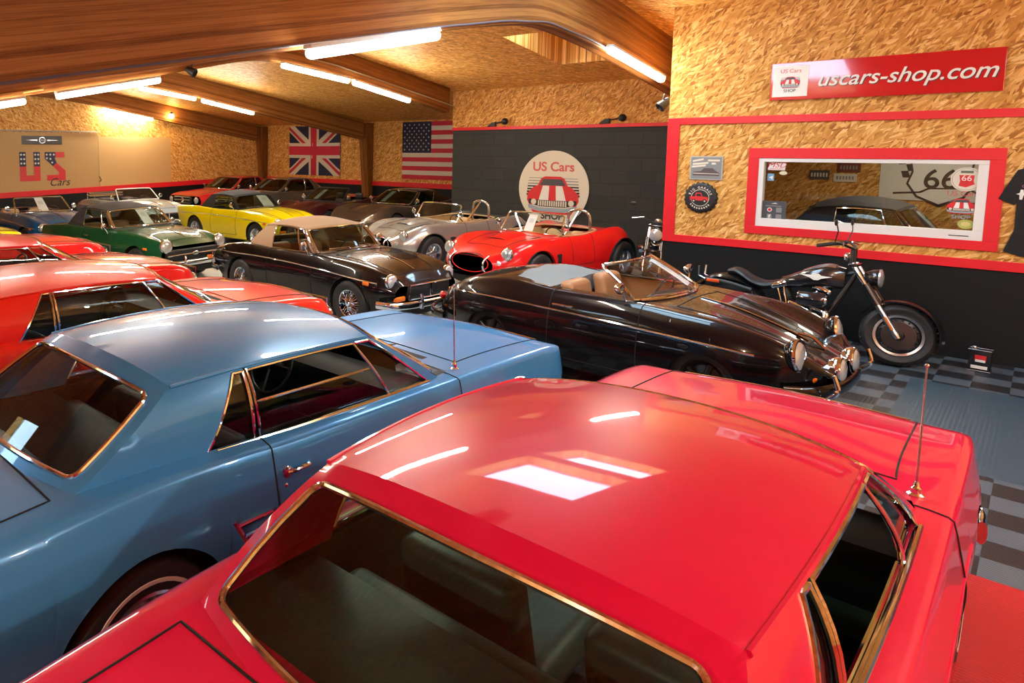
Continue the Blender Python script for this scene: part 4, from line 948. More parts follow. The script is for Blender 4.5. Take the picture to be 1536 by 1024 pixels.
for k, (x0, x1, y0, y1) in enumerate(SKY):
    d = .55 if k == 0 else .22; bm = B(); zz = lambda x, u: ceil_z(x)+.06+u
    x0, x1, y0, y1 = x0+.004, x1-.004, y0+.004, y1-.004
    for (xa, ya), (xb, yb) in (((x0, y0), (x1, y0)), ((x1, y0), (x1, y1)), ((x1, y1), (x0, y1)), ((x0, y1), (x0, y0))):
        v = [bm.verts.new(p) for p in ((xa, ya, zz(xa, -.06)), (xb, yb, zz(xb, -.06)), (xb, yb, zz(xb, d)), (xa, ya, zz(xa, d)))]; bm.faces.new(v)
    if k == 0:   # only the upper end of the deep shaft is glazed
        v = [bm.verts.new(p) for p in ((x0+.85, y0, zz(x0+.85, d)), (x1, y0, zz(x1, d)), (x1, y1, zz(x1, d)), (x0+.85, y1, zz(x0+.85, d)))]; bm.faces.new(v)
    sh = struct(obj('window_%d' % (k+2), fix(bm), OSB_C, smooth=False)); sh.name = 'window_%d' % (k+2)
    xe = x0+.85 if k == 0 else x1
    bm = B(); v = [bm.verts.new(p) for p in ((x0, y0, zz(x0, d-.02)), (xe, y0, zz(xe, d-.02)), (xe, y1, zz(xe, d-.02)), (x0, y1, zz(x0, d-.02)))]; bm.faces.new(v); obj('window_pane', bm, CLEAR, sh, smooth=False)
    bm = B(); tube(bm, [(x0, y0, zz(x0, d-.03)), (xe, y0, zz(xe, d-.03)), (xe, y1, zz(xe, d-.03)), (x0, y1, zz(x0, d-.03))], .03, 6, closed=True)
    if k == 0: tube(bm, [(x0, (y0+y1)/2, zz(x0, d-.03)), (xe, (y0+y1)/2, zz(xe, d-.03))], .03, 6)
    obj('window_frame', bm, WHITE, sh)
# red boards
def trim(name, lo, hi): return slab(name, lo, hi, RED_TRIM, .004)
trim('trim_1', (XO-.022, YR, 2.575), (XO, YO, 2.665)); trim('trim_2', (XO-.022, YR, .99), (XO, YO, 1.09)); trim('trim_3', (XO-.024, YO-.15, .99), (XO-.001, YO, 2.665))
trim('trim_4', (XL-.045, YO, 2.685), (XL-.02, YB, 2.755)); trim('trim_5', (XF-.025, YB, 1.06), (XF, YL, 1.21))
bm = B(); loft(bm, [[(x, YL-.05, z0), (x, YL-.02, z0), (x, YL-.02, z0+.16), (x, YL-.05, z0+.16)] for x, z0 in ((XB, .62), (7.3, .80), (XF, 1.06))]); struct(obj('trim_6', fix(bm), RED_TRIM, smooth=False))
# glulam frames of the roof
def beam(name, yc, prof, end, th=.2):
    P = smooth_path([(x, 0, z) for x, z in prof], 6); P = [p for p in P if p[0] <= end]; bm = B(); uvl = bm.loops.layers.uv.new('UVMap'); s = 0; R = []
    for i, (x, _, z) in enumerate(P):
        if i: s += math.hypot(x-P[i-1][0], z-P[i-1][2])
        zt = max(ceil_z(x)-.003, z+.1); R.append((s, [(bm.verts.new((x, yc-th/2, z)), 0), (bm.verts.new((x, yc+th/2, z)), .2), (bm.verts.new((x, yc+th/2, zt)), zt-z), (bm.verts.new((x, yc-th/2, zt)), zt-z)]))
    for (sa, a), (sb, b) in zip(R, R[1:]):
        for j in range(4):
            k = (j+1) % 4; f = bm.faces.new((a[j][0], a[k][0], b[k][0], b[j][0]))
            for lp, uv in zip(f.loops, ((sa, a[j][1]), (sa, a[k][1]), (sb, b[k][1]), (sb, b[j][1]))): lp[uvl].uv = uv
    for s_, r in (R[0], R[-1]):
        f = bm.faces.new([v for v, _ in r])
        for lp, (v, t) in zip(f.loops, r): lp[uvl].uv = (s_, t)
    fix(bm); o = obj(name, bm, BEAM, smooth=False, bevel=.006); return struct(o)
P1 = [(XB, 1.45), (-1, 2.08), (1.46, 2.57), (4.12, 3.09), (5.45, 3.35), (6.72, 3.57), (7.58, 3.66), (8.59, 3.59), (9.79, 3.44), (11.5, 3.17), (14, 2.8)]
P2 = [(XB, 1.4), (1.5, 2.52), (5.07, 3.22), (6.6, 3.55), (7.6, 3.76), (8.4, 3.81), (9.7, 3.69), (11.7, 3.38), (13.9, 3.02), (17.2, 2.50), (18, 2.4)]
beam('roof_beam', 4.25, P1, 13.88); beam('roof_beam', 9.84, P2, 13.87); beam('roof_beam', 15.6, P2, XF-.01); beam('roof_beam', 21.08, P2, XF-.01)
for y in (15.6, 21.02):
    bm = B(); uvl = bm.loops.layers.uv.new('UVMap'); w = .17
    loft(bm, [[(XF-.16, y-w*.75, 0), (XF-.012, y-w*.75, 0), (XF-.012, y+w*.75, 0), (XF-.16, y+w*.75, 0)], [(XF-.34, y-w, 2.6), (XF-.012, y-w, 2.6), (XF-.012, y+w, 2.6), (XF-.34, y+w, 2.6)], [(XF-.34, y-w, 3.1), (XF-.012, y-w, 3.1), (XF-.012, y+w, 3.1), (XF-.34, y+w, 3.1)]])
    for f in bm.faces:
        for lp in f.loops: lp[uvl].uv = (lp.vert.co.z, lp.vert.co.y*1.0+lp.vert.co.x*.5)
    struct(obj('column', fix(bm), BEAM, smooth=False))
# ------------------------------------------------------------------ strip lights
TUBE = mat('lit_diffuser', (1, .93, .79), .4, emit=50.); HOUS = mat('lamp_housing', (.62, .62, .60), .4)
def bz(prof, x): return float(np.interp(x, [p[0] for p in prof], [p[1] for p in prof]))
def strip(y, x0, x1, prof, label, up=.0):
    z0, z1 = bz(prof, x0)-.05+up, bz(prof, x1)-.05+up
    t = thing('strip_light', label, 'lamp', ((x0+x1)/2, y, (z0+z1)/2), 0, 'strip lights on the roof beams'); c = t.location
    d = Vector((x1-x0, 0, z1-z0)); a = Vector((x0, y, z0))-c; b = Vector((x1, y, z1))-c; n = Vector((-d.z, 0, d.x)).normalized()
    bm = B(); loft(bm, [[p+n*.012+Vector((0, w, 0)) for w in (-.055, .055)]+[p+n*.05+Vector((0, w, 0)) for w in (.045, -.045)] for p in (a, b)]); obj('housing', fix(bm), HOUS, t, bevel=.008)
    bm = B(); rings = []
    for k, (s, q) in enumerate(((0, .3), (.006, .8), (.02, 1), (.98, 1), (.994, .8), (1, .3))):
        p = a+(b-a)*s; rings.append([p+n*(-.022-.045*math.sin(th)*q)+Vector((0, .052*math.cos(th)*q, 0)) for th in np.linspace(-.65, PI+.65, 13)])
    loft(bm, rings); obj('diffuser', fix(bm), TUBE, t)
    return t
strip(4.06, 3.75, 5.40, P1, 'long lit strip light under the nearest beam, before its bend', .03); strip(4.06, 9.05, 10.85, P1, 'lit strip light on the falling end of the nearest beam by the office wall', .06)
strip(9.66, 4.15, 5.8, P2, 'lit strip light below the nearest beam, above the painted letters'); strip(9.66, 2.1, 3.72, P2, 'lit strip light cut off by the left edge of the photo')
strip(9.66, 10.15, 11.9, P2, 'lit strip light on the second beam, lower of the pair nearest the striped flag'); strip(9.66, 8.3, 10.02, P2, 'lit strip light on the second beam, upper of the pair nearest the striped flag')
strip(15.42, 10.5, 12.2, P2, 'lit strip light on the third beam, lower one of its pair'); strip(15.42, 8.7, 10.3, P2, 'lit strip light on the third beam, upper one of its pair')
strip(20.9, 10.5, 12.25, P2, 'lit strip light on the farthest beam beside the bare bulb')
t = thing('bulb_lamp', 'round bare bulb glowing on the farthest roof beam', 'lamp', (12.95, 20.86, 3.36))
bm = B(); lathe(bm, [(.045, .14), (.045, .06), (.03, .05)], 14, 'Z'); obj('socket', bm, BLACK, t); bm = B(); sphere(bm, (0, 0, 0), .08); obj('bulb', bm, mat('lit_bulb', (1, .72, .32), .4, emit=60.), t)
# conduits and cables on the beams
def cable(label, pts, r, m, name='cable'):
    bm = B(); tube(bm, smooth_path(pts, 6), r, 6); return tag(obj(name, bm, m), label, 'cable')
cable('thin purple grey cable clipped along the lower edge of the nearest beam', [(x, 4.135, bz(P1, x)+.035) for x in (-3, 0, 1.5, 3, 4.1, 5.4, 6.1, 6.7, 7.2, 7.6, 8.1, 8.6, 9.2, 10, 11)], .011, mat('cable_grey', (.10, .075, .085), .6))
cable('straight pale conduit on the second beam above its lamps', [(x, 9.722, bz(P2, x)+.17) for x in (9.0, 9.7, 10.5, 11.7, 12.8, 13.6)], .014, mat('conduit', (.42, .33, .22), .5), 'conduit')
cable('yellow batten on the second beam at upper left', [(2.9, 9.72, bz(P2, 2.9)+.05), (3.4, 9.72, bz(P2, 3.4)+.05), (4.0, 9.72, bz(P2, 4.0)+.05)], .018, mat('conduit_y', (.55, .36, .12), .5), 'conduit')
# small spotlight on the nearest beam, at its bend
def spot(loc, label, d, mtx=None):
    t = thing('spotlight', label, 'lamp', loc); bm = B(); lathe(bm, [(.001, -.11), (.045, -.10), (.06, -.02), (.075, .06), (.066, .07), (.05, .03), (.001, .02)], 18, 'X'); orient(bm, (1, 0, 0), d, (0, 0, 0)); obj('lamp_head', fix(bm), BLACK, t)
    bm = B(); tube(bm, [(0, 0, 0), (0, 0, .09), (.04, 0, .14)], .016, 8); obj('bracket', bm, BLACK, t); return t
spot((6.35, 9.6, 3.47), 'small black spotlight on the roof beam at the top of the third frame', (.4, -.6, -.4)); spot((XO+.1, YO+.12, 2.86), 'small black spotlight at the corner of the office wall', (-.5, .5, -.6))
for y, w in ((8.75, 'left'), (6.15, 'right')):
    t = thing('picture_lamp', 'black arm lamp on the red rail above the round logo, %s one of two' % w, 'lamp', (XL-.03, y, 2.76), 0, 'picture lamps over the logo wall')
    bm = B(); prism(bm, [(-.22, 0), (.0, 0), (.0, .10), (-.10, .09)], -.04, .04); bmesh.ops.transform(bm, matrix=Matrix(((0, 0, 1, 0), (-1, 0, 0, .0), (0, 1, 0, 0), (0, 0, 0, 1))), verts=bm.verts); obj('base', fix(bm), BLACK, t, smooth=False, bevel=.008)
    bm = B(); tube(bm, [(0, 0, .07), (-.06, -.16, .09), (-.12, -.26, .10)], .014, 8); obj('arm', bm, BLACK, t); bm = B(); sphere(bm, (-.13, -.30, .10), .075); obj('lamp_head', bm, BLACK, t)
# ------------------------------------------------------------------ office window
wf = thing('office_window', '', ''); del wf['label']; del wf['category']; wf['kind'] = 'structure'; wf.name = 'window_1'
def ringbox(name, y0, y1, z0, z1, w, x0, x1, m, parent, mid=None):
    bm = B()
    for lo, hi in (((x0, y0, z0), (x1, y1, z0+w[0])), ((x0, y0, z1-w[1]), (x1, y1, z1)), ((x0, y0, z0+w[0]), (x1, y0+w[2], z1-w[1])), ((x0, y1-w[3], z0+w[0]), (x1, y1, z1-w[1]))): box(bm, lo, hi)
    return obj(name, bm, m, parent, smooth=False, bevel=.004)
ringbox('window_surround', .33, 2.665, 1.185, 2.262, (.10, .125, .12, .115), XO-.022, XO, RED_TRIM, wf)
ringbox('window_frame', WY0, WY1, WZ0, WZ1, (.10, .045, .085, .06), XO-.012, XO+.09, WHITE, wf)
bm = B(); box(bm, (XO+.03, WY0+.08, WZ0+.095), (XO+.036, WY1-.055, WZ1-.04)); obj('window_pane', bm, glass('office_glass', (.93, .95, .93), 1.5), wf, smooth=False)
bm = B(); box(bm, (XO-.016, .56, 1.325), (XO-.010, .72, 1.333)); obj('drain_slot', bm, BLACK, wf, smooth=False)
# office interior seen through the pane
slab('wall_office_back', (XL-.2, YR, 0), (XL-.15, YO-.12, 3.2), OSB_X); slab('ceiling_office', (XO+.12, YR, 2.75), (XL-.15, YO-.12, 2.82), mat('office_ceiling', (.5, .4, .25), .8))
def plane2(name, w, h, m, parent, x=0, y=0, z=0., th=.004, bev=0.):
    bm = B(); box(bm, (x-w/2, y-h/2, z), (x+w/2, y+h/2, z+th)); return obj(name, bm, m, parent, smooth=False, bevel=bev)
def poly(name, pts, m, parent, z=.003, th=.0015):
    bm = B(); prism(bm, pts, z, z+th); return obj(name, fix(bm), m, parent, smooth=False)
def disc(name, r, m, parent, x=0, y=0, z=0., th=.004, n=48, ry=None):
    return poly(name, [(x+r*math.cos(2*PI*k/n), y+(ry or r)*math.sin(2*PI*k/n)) for k in range(n)], m, parent, z, th)
def rings_(name, r0, r1, m, parent, x=0, y=0, z=.004):
    bm = B(); n = 48; loft(bm, [[(x+r*math.cos(2*PI*k/n), y+r*math.sin(2*PI*k/n), z) for k in range(n)] for r in (r0, r1)], cap=False); return obj(name, bm, m, parent, smooth=False)
SRED = mat('sign_red', (.62, .02, .025), .45); SWHITE = mat('sign_white', (.78, .77, .72), .5); SBLACK = mat('sign_black', (.012, .012, .014), .5); SGREY = mat('sign_grey', (.22, .23, .23), .5); CREAM = mat('cream', (.68, .64, .52), .55); PINKRED = mat('letter_red', (.60, .10, .09), .5); SLATE = mat('slate_blue', (.30, .38, .45), .5); CHARC = mat('charcoal', (.06, .065, .075), .5)
GLOSSRED = mat('glossy_red_sign', (.55, .008, .015), .12, coat=1.)
def car_emblem(parent, s, x=0, y=0, z=.004, red=SRED, white=SWHITE, dark=SBLACK):
    """front view of a striped coupe over speed lines, drawn in flat shapes; width about 1.6 s"""
    T = lambda q: [(x+a*s, y+b*s) for a, b in q]; M = lambda q: q+[(-a, b) for a, b in q[::-1]]
    for k in range(7):
        h = .008+.004*k; yy = .36-.085*k
        poly('speed_line', T([(-.76-.01*k, yy), (.76+.01*k, yy), (.76+.01*k, yy+h*2), (-.76-.01*k, yy+h*2)]), dark if k > 2 else SGREY, parent, z)
    poly('emblem_body', T([(-.80, -.28), (-.78, -.08), (-.60, .10), (-.46, .16), (-.36, .36), (-.24, .42), (.24, .42), (.36, .36), (.46, .16), (.60, .10), (.78, -.08), (.80, -.28), (.72, -.42), (-.72, -.42)]), red, parent, z+.0016)
    poly('emblem_windscreen', T([(-.40, .16), (-.29, .345), (.29, .345), (.40, .16)]), CHARC, parent, z+.0032)
    for sg in (-1, 1): poly('emblem_stripe', T([(sg*.10, .15), (sg*.30, .15), (sg*.42, -.27), (sg*.12, -.27)][::sg]), white, parent, z+.0032)
    poly('emblem_grille', T([(-.74, -.25), (-.5, -.27), (.5, -.27), (.74, -.25), (.74, -.38), (.4, -.46), (-.4, -.46), (-.74, -.38)]), dark, parent, z+.0034)
    for k in range(13): a = -.42+.07*k; poly('emblem_bar', T([(a-.022, -.44), (a+.022, -.44), (a+.022, -.285), (a-.022, -.285)]), CREAM, parent, z+.005)
    for sg in (-1, 1): disc('emblem_lamp', .085*s, CREAM, parent, x+sg*.58*s, y-.33*s, z+.005, .0015, 24)
    poly('emblem_bumper', T([(-.76, -.40), (-.4, -.49), (.4, -.49), (.76, -.40), (.74, -.52), (.4, -.60), (-.4, -.60), (-.74, -.52)]), SLATE, parent, z+.006)
    poly('emblem_valance', T([(-.66, -.55), (-.4, -.61), (.4, -.61), (.66, -.55), (.58, -.66), (-.58, -.66)]), red, parent, z+.0025)
# round logo
t = thing('round_sign', 'big round cream logo sign with red striped car on the black block wall', 'sign', mtx=wallX(XL-.01, 7.33, 1.42))
disc('board', .80, CREAM, t, th=.012, n=72); text('lettering', 'US Cars', .27, PINKRED, t, 0, .45, .014, bold=.006, sx=1.05); car_emblem(t, .74, 0, -.06, .014)
text('lettering', 'SHOP', .20, SBLACK, t, 0, -.60, .016, bold=.006); poly('underline', [(-.28, -.71), (.28, -.71), (.22, -.74), (-.22, -.74)], SBLACK, t, .014)
# long red sign
t = thing('shop_sign', 'long glossy red sign with slanted white web address on the board wall', 'sign', mtx=wallX(XO-.016, 1.44, 3.065) @ Matrix.Rotation(math.radians(-2.9), 4, 'X'))
plane2('board', 2.07, .445, GLOSSRED, t, th=.016, bev=.004); plane2('logo_panel', .36, .37, SWHITE, t, -.83, 0, .016, .003); text('lettering', 'US Cars', .065, PINKRED, t, -.83, .12, .02); car_emblem(t, .125, -.83, -.0, .0195); text('lettering', 'SHOP', .05, SBLACK, t, -.83, -.115, .021)
text('lettering', 'uscars-shop.com', .235, SBLACK, t, .212, -.012, .0175, shear=.32, sx=.97, bold=.002); text('lettering', 'uscars-shop.com', .235, SWHITE, t, .205, -.005, .0195, shear=.32, sx=.97, bold=.002)
# tin plate and bottle cap sign
t = thing('tin_sign', 'small grey embossed rectangular tin sign above the bottle cap sign', 'sign', mtx=wallX(XO-.004, 3.155, 2.0))
plane2('board', .40, .315, mat('tin_edge', (.40, .39, .33), .4), t, th=.01, bev=.003); plane2('face', .365, .28, SGREY, t, 0, 0, .01, .002)
for k, (x, y, w, a) in enumerate(((-.10, .09, .13, .2), (-.07, .05, .19, .1), (-.09, .015, .17, .12), (.09, .10, .14, 0), (.09, .06, .05, 0))): poly('relief_stroke', [(x-w/2, y-.012), (x+w/2, y-.012+w*a), (x+w/2, y+.012+w*a), (x-w/2, y+.012)], CREAM, t, .0122)
poly('relief_car', [(-.16, -.10), (-.15, -.05), (-.06, -.04), (-.02, .0), (.08, .0), (.13, -.045), (.16, -.06), (.16, -.10)], mat('relief_dark', (.10, .07, .07), .5), t, .0124); poly('relief_car_chrome', [(-.15, -.065), (.155, -.072), (.155, -.08), (-.15, -.075)], CREAM, t, .014)
t = thing('bottle_cap_sign', 'round black crimped bottle cap sign with a red pickup', 'sign', mtx=wallX(XO-.004, 3.20, 1.605))
bm = B(); n = 84; cap = lambda r, z, w: [((r+w*math.cos(21*2*PI*k/n))*math.cos(2*PI*k/n), (r+w*math.cos(21*2*PI*k/n))*math.sin(2*PI*k/n), z) for k in range(n)]
loft(bm, [cap(.205, 0, .008), cap(.198, .022, .007), cap(.178, .034, .001), cap(.16, .036, 0)]); obj('cap', fix(bm), SBLACK, t)
rings_('face_ring', .105, .112, CREAM, t, z=.0375)
def arc_text(s, r, a0, a1, size, m, parent, z, up=True):
    for k, ch in enumerate(s):
        a = a0+(a1-a0)*k/max(len(s)-1, 1)
        if ch != ' ': text('lettering', ch, size, m, parent, r*math.cos(a), r*math.sin(a), z, rot=(a-PI/2) if up else (a+PI/2))
arc_text('BIG GARAGE', .137, 2.75, .40, .042, SWHITE, t, .037)
for k in range(9): a = 3.75+.22*k; poly('script_stroke', [(.13*math.cos(a), .13*math.sin(a)), (.15*math.cos(a+.03), .15*math.sin(a+.03)), (.15*math.cos(a+.14), .15*math.sin(a+.14)), (.128*math.cos(a+.10), .128*math.sin(a+.10))], CREAM, t, .037)
poly('pickup', [(-.12, -.035), (-.125, .015), (-.06, .02), (-.055, .06), (-.045, .068), (.01, .068), (.03, .02), (.09, .012), (.105, -.035)], SRED, t, .0385); poly('pickup_glass', [(-.045, .022), (-.04, .055), (.005, .055), (.018, .022)], SBLACK, t, .0402)
for x in (-.075, .06): disc('pickup_wheel', .024, SBLACK, t, x, -.04, .0402, .0015, 20); disc('pickup_hub', .010, CREAM, t, x, -.04, .0419, .001, 16)
# stickers on the pane: z = just in front of the glass
def pane_thing(name, label, cat, y, z, group='stickers on the office window'): return thing(name, label, cat, mtx=wallX(XO+.0285, y, z), group=group)
t = pane_thing('sticker', 'white sticker with red slanted letters at the top corner of the window', 'sticker', 2.375, 2.045); poly('backing', [(-.085, -.055), (.10, -.055), (.115, .05), (-.07, .05)], SWHITE, t, 0); text('lettering', 'MSD', .095, SRED, t, .01, .005, .002, shear=.3, sx=1.1); poly('underline', [(-.06, -.043), (.085, -.043), (.087, -.036), (-.058, -.036)], SRED, t, .002)
t = pane_thing('sticker', 'small blue square sticker under the red lettered sticker', 'sticker', 2.42, 1.90); plane2('backing', .07, .09, mat('sticker_blue', (.16, .33, .50), .5), t, th=.001); poly('mark', [(-.02, .0), (.025, .02), (.02, -.03)], SWHITE, t, .002)
t = pane_thing('sticker', 'tiny pale oval sticker beside the blue sticker', 'sticker', 2.29, 1.955); disc('backing', .042, mat('pale_yellow', (.62, .58, .38), .5), t, th=.001, ry=.024)
t = pane_thing('notice', 'grey poster with red dot and pale squares in the lower corner of the window', 'poster', 2.37, 1.475); plane2('sheet', .27, .26, CHARC, t, th=.001)
disc('red_badge', .026, SWHITE, t, -.04, .02, .002, .001, 24); disc('red_badge_centre', .018, SRED, t, -.04, .02, .0032, .001, 20); poly('mini_car', [(-.03, .095), (.02, .11), (.045, .095)], CREAM, t, .002); plane2('text_bar', .17, .010, SGREY, t, 0, .068, .001, .001)
plane2('pale_square', .06, .06, SGREY, t, .06, .02, .001, .001); plane2('pale_square', .06, .06, SGREY, t, .06, -.065, .001, .001); plane2('pale_square', .05, .06, SGREY, t, -.04, -.065, .001, .001); text('lettering', 'f', .06, SWHITE, t, -.04, -.065, .0025, bold=.002)
t = pane_thing('sticker', 'round cream sticker with red numerals at the upper right of the window', 'sticker', .62, 1.93); disc('backing', .128, CREAM, t, th=.001); rings_('rim', .112, .116, SGREY, t, z=.002); poly('shield', [(-.06, .045), (.06, .045), (.055, -.02), (.065, -.05), (0, -.085), (-.06, -.07), (-.05, -.02)], SRED, t, .002); text('lettering', '66', .085, SWHITE, t, 0, .01, .004); plane2('plate', .10, .026, mat('olive', (.12, .15, .09), .5), t, 0, .078, .002, .001)
t = pane_thing('sticker', 'white car logo sticker below the round numeral sticker', 'sticker', .64, 1.66); text('lettering', 'US Cars', .075, PINKRED, t, 0, .115, .001); car_emblem(t, .15, 0, 0, .001); text('lettering', 'SHOP', .06, SLATE, t, 0, -.135, .001)
t = pane_thing('sticker', 'yellow green oval sticker in the lower right corner of the window', 'sticker', .595, 1.452); disc('backing', .066, mat('sticker_green', (.40, .42, .10), .5), t, th=.001, ry=.05); disc('centre', .04, mat('sticker_yellow', (.60, .52, .18), .5), t, 0, 0, .0012, .001, 24, .025)
# things on the office back wall
XK = XL-.2
t = thing('banner', 'white route banner with checkered flag hanging inside the office', 'banner', mtx=wallX(XK-.012, .90, 1.965)); plane2('cloth', 1.85, .95, mat('banner_cloth', (.66, .65, .58), .7), t, th=.006)
for i in range(5):
    for j in range(6):
        if (i+j) % 2 == 0: a, b = -.80+.085*i+.03*j, .36-.10*j; poly('check', [(a, b), (a+.085, b+.005), (a+.115, b-.095), (a+.03, b-.10)], SBLACK, t, .007)
sh = lambda k, dy=-.10: [(k*a-.22, k*b+dy) for a, b in ((-.30, .34), (-.15, .38), (0, .34), (.15, .38), (.30, .34), (.34, .22), (.31, .05), (.36, -.12), (.25, -.30), (0, -.42), (-.25, -.30), (-.36, -.12), (-.31, .05), (-.34, .22))]
poly('shield_edge', sh(1.08), SBLACK, t, .0075); poly('shield', sh(1.0), SWHITE, t, .0092); poly('shield_bar', [(-.53, .10), (.09, .10), (.09, .085), (-.53, .085)], SBLACK, t, .011); text('lettering', 'ROUTE', .14, SBLACK, t, -.22, .165, .0115); text('lettering', '66', .40, SBLACK, t, -.22, -.165, .0115, bold=.004)
poly('car_outline', [(-.75, -.36), (-.45, -.34), (-.35, -.28), (.1, -.27), (.2, -.34), (.62, -.36), (.64, -.385), (.18, -.36), (.08, -.29), (-.33, -.30), (-.43, -.36), (-.75, -.385)], SBLACK, t, .0125)
for lbl, y, z, w, h, m in (('dark red number plate on the office back wall', 2.22, 1.965, .30, .15, mat('plate_red', (.16, .025, .02), .5)), ('pale number plate below the dark red plate', 2.26, 1.80, .30, .13, CREAM), ('grey lettered plate left of the number plates', 2.60, 1.84, .27, .15, CHARC)):
    t = thing('number_plate', lbl, 'plate', mtx=wallX(XK-.012, y, z), group='plates on the office wall'); plane2('board', w, h, m, t, th=.008, bev=.003)
    for k in range(6): plane2('raised_mark', .022, h*.42, SGREY if m is not CHARC else CREAM, t, -.10+.04*k, 0, .008, .002)
# ------------------------------------------------------------------ far left wall
t = thing('wall_plaque', 'small black plaque with a silver winged emblem above the painted letters', 'sign', mtx=wallY(8.62, YL-.024, 2.505)); plane2('board', 1.22, .26, mat('plaque', (.03, .02, .015), .4), t, th=.012, bev=.003); poly('wing', [(-.5, 0), (-.15, .025), (-.15, -.025)], STEEL, t, .013); poly('wing', [(.5, 0), (.15, -.025), (.15, .025)], STEEL, t, .013); rings_('emblem_ring', .075, .10, STEEL, t, z=.0145); disc('emblem', .06, SGREY, t, th=.003, z=.0135, ry=.035)
bm = B(); rbox(bm, (5.0, YL-.09, 2.76), (10.4, YL-.03, 2.80), .01); tag(obj('curtain_rail', bm, mat('rail', (.32, .31, .26), .45)), 'long thin grey rail fixed above the plaque on the left wall', 'rail')
bm = B(); tube(bm, smooth_path([(10.42, YL-.03, 1.36), (10.44, YL-.08, 1.30), (10.46, YL-.08, 1.24), (10.40, YL-.06, 1.20)], 5), .012, 6); tag(obj('wall_hook', bm, BLACK), 'small black hook at the joint of the wall panels', 'hook')
NAVY = mat('navy', (.014, .02, .065), .6)
def letter(name, lab, polys, dots, x0):
    t = thing(name, lab, 'lettering', mtx=wallY(x0, YL-.023, 1.28), group='painted letters on the left wall')
    for q, m in polys: poly('letter_face', q, m, t, 0, .006)
    for x, y in dots: poly('star', [(x+(.042 if k % 2 == 0 else .018)*math.sin(PI*k/5), y+(.042 if k % 2 == 0 else .018)*math.cos(PI*k/5)) for k in range(10)], SWHITE, t, .007)
r4 = lambda a, b, c, d: [(a, b), (c, b), (c, d), (a, d)]
letter('letter_u', 'painted letter U, navy with stars above red', [(r4(0, .44, .19, .87), NAVY), (r4(.42, .44, .61, .87), NAVY), (r4(0, .0, .61, .17), SRED), (r4(0, .17, .19, .44), SRED), (r4(.42, .17, .61, .44), SRED)], [(x+dx, y) for x in (.05, .47) for dx in (0, .09) for y in (.79, .66, .53)], 7.92)
letter('letter_s', 'painted letter S, navy with stars above red', [([(0, .87), (.33, .87), (.33, .70), (.30, .70), (.36, .54), (.24, .44), (0, .66)], NAVY), (r4(.33, .70, .61, .87), SRED), ([(.24, .44), (.36, .54), (.63, .30), (.63, .0), (.05, .0), (.05, .17), (.42, .17), (.42, .26)], SRED)], [(.06, .79), (.17, .79), (.28, .79), (.06, .68), (.17, .66), (.22, .55)], 8.68)
t = thing('script_lettering', 'black handwritten word painted below the letter S', 'lettering', mtx=wallY(9.0, YL-.036, 1.22)); text('lettering', 'Cars', .34, SBLACK, t, .1, .0, .002, shear=.35, sx=1.0)
# flags
def clip(q, x0, x1, y0, y1):
    for ax, v, s in ((0, x0, 1), (0, x1, -1), (1, y0, 1), (1, y1, -1)):
        o = []
        for a, b in zip(q, q[1:]+q[:1]):
            ia, ib = (a[ax]-v)*s >= 0, (b[ax]-v)*s >= 0
            if ia: o.append(a)
            if ia != ib: u = (v-a[ax])/(b[ax]-a[ax]); o.append((a[0]+u*(b[0]-a[0]), a[1]+u*(b[1]-a[1])))
        q = o
        if not q: break
    return q
def band(x0, y0, x1, y1, w, sh=0):
    d = math.hypot(x1-x0, y1-y0); nx, ny = -(y1-y0)/d, (x1-x0)/d
    return [(x0+nx*(w+sh), y0+ny*(w+sh)), (x1+nx*(w+sh), y1+ny*(w+sh)), (x1+nx*(-w+sh), y1+ny*(-w+sh)), (x0+nx*(-w+sh), y0+ny*(-w+sh))][::-1]
FW = mat('flag_white', (.66, .60, .50), .75); FR = mat('flag_red', (.55, .02, .05), .75); FB = mat('flag_navy', (.012, .014, .05), .75)
def flag(name, label, M, layers, w, h):
    bm = B()
    for k, (q, mi) in enumerate(layers):
        if len(q) < 3: continue
        a = [bm.verts.new((x, y, .004+.0022*k)) for x, y in q]; f = bm.faces.new(a); f.material_index = mi
    for q in bm.faces: q.normal_update()
    for f in list(bm.faces):
        if f.normal.z < 0: f.normal_flip()
    for k in range(1, 14):   # cut into strips so the cloth can hang in soft folds
        x = -w/2+w*k/14; bmesh.ops.bisect_plane(bm, geom=bm.verts[:]+bm.edges[:]+bm.faces[:], plane_co=(x, 0, 0), plane_no=(1, 0, 0))
    for v in bm.verts:
        s = (h/2-v.co.y)/h; v.co.z += .012*(1+math.sin(v.co.x*7))*(.3+s); v.co.y -= .02*math.sin(PI*(v.co.x/w+.5))*(1-s)
    o = obj(name, bm, [FW, FR, FB]); o.matrix_world = M; tag(o, label, 'flag'); return o
w, h = 2.65, 1.76; full = r4(-w/2, -h/2, w/2, h/2); LY = [(full, 2)]; cl = lambda q: clip(q, -w/2, w/2, -h/2, h/2)
for sx in (1, -1): LY.append((cl(band(-w*.7*sx, -h*.7, w*.7*sx, h*.7, .17)), 0))
for sx in (1, -1):
    for a, b in ((-.7, 0), (0, .7)): LY.append((cl(band(w*a*sx, h*a, w*b*sx, h*b, .055, .055*(1 if a < 0 else -1)*sx)), 1))
LY += [(r4(-.27, -h/2, .27, h/2), 0), (r4(-w/2, -.27, w/2, .27), 0), (r4(-.16, -h/2, .16, h/2), 1), (r4(-w/2, -.16, w/2, .16), 1)]
flag('union_flag', 'red white and blue crossed flag hanging on the far wall between two posts', wallX(XF-.008, 18.27, 2.20), LY, w, h)
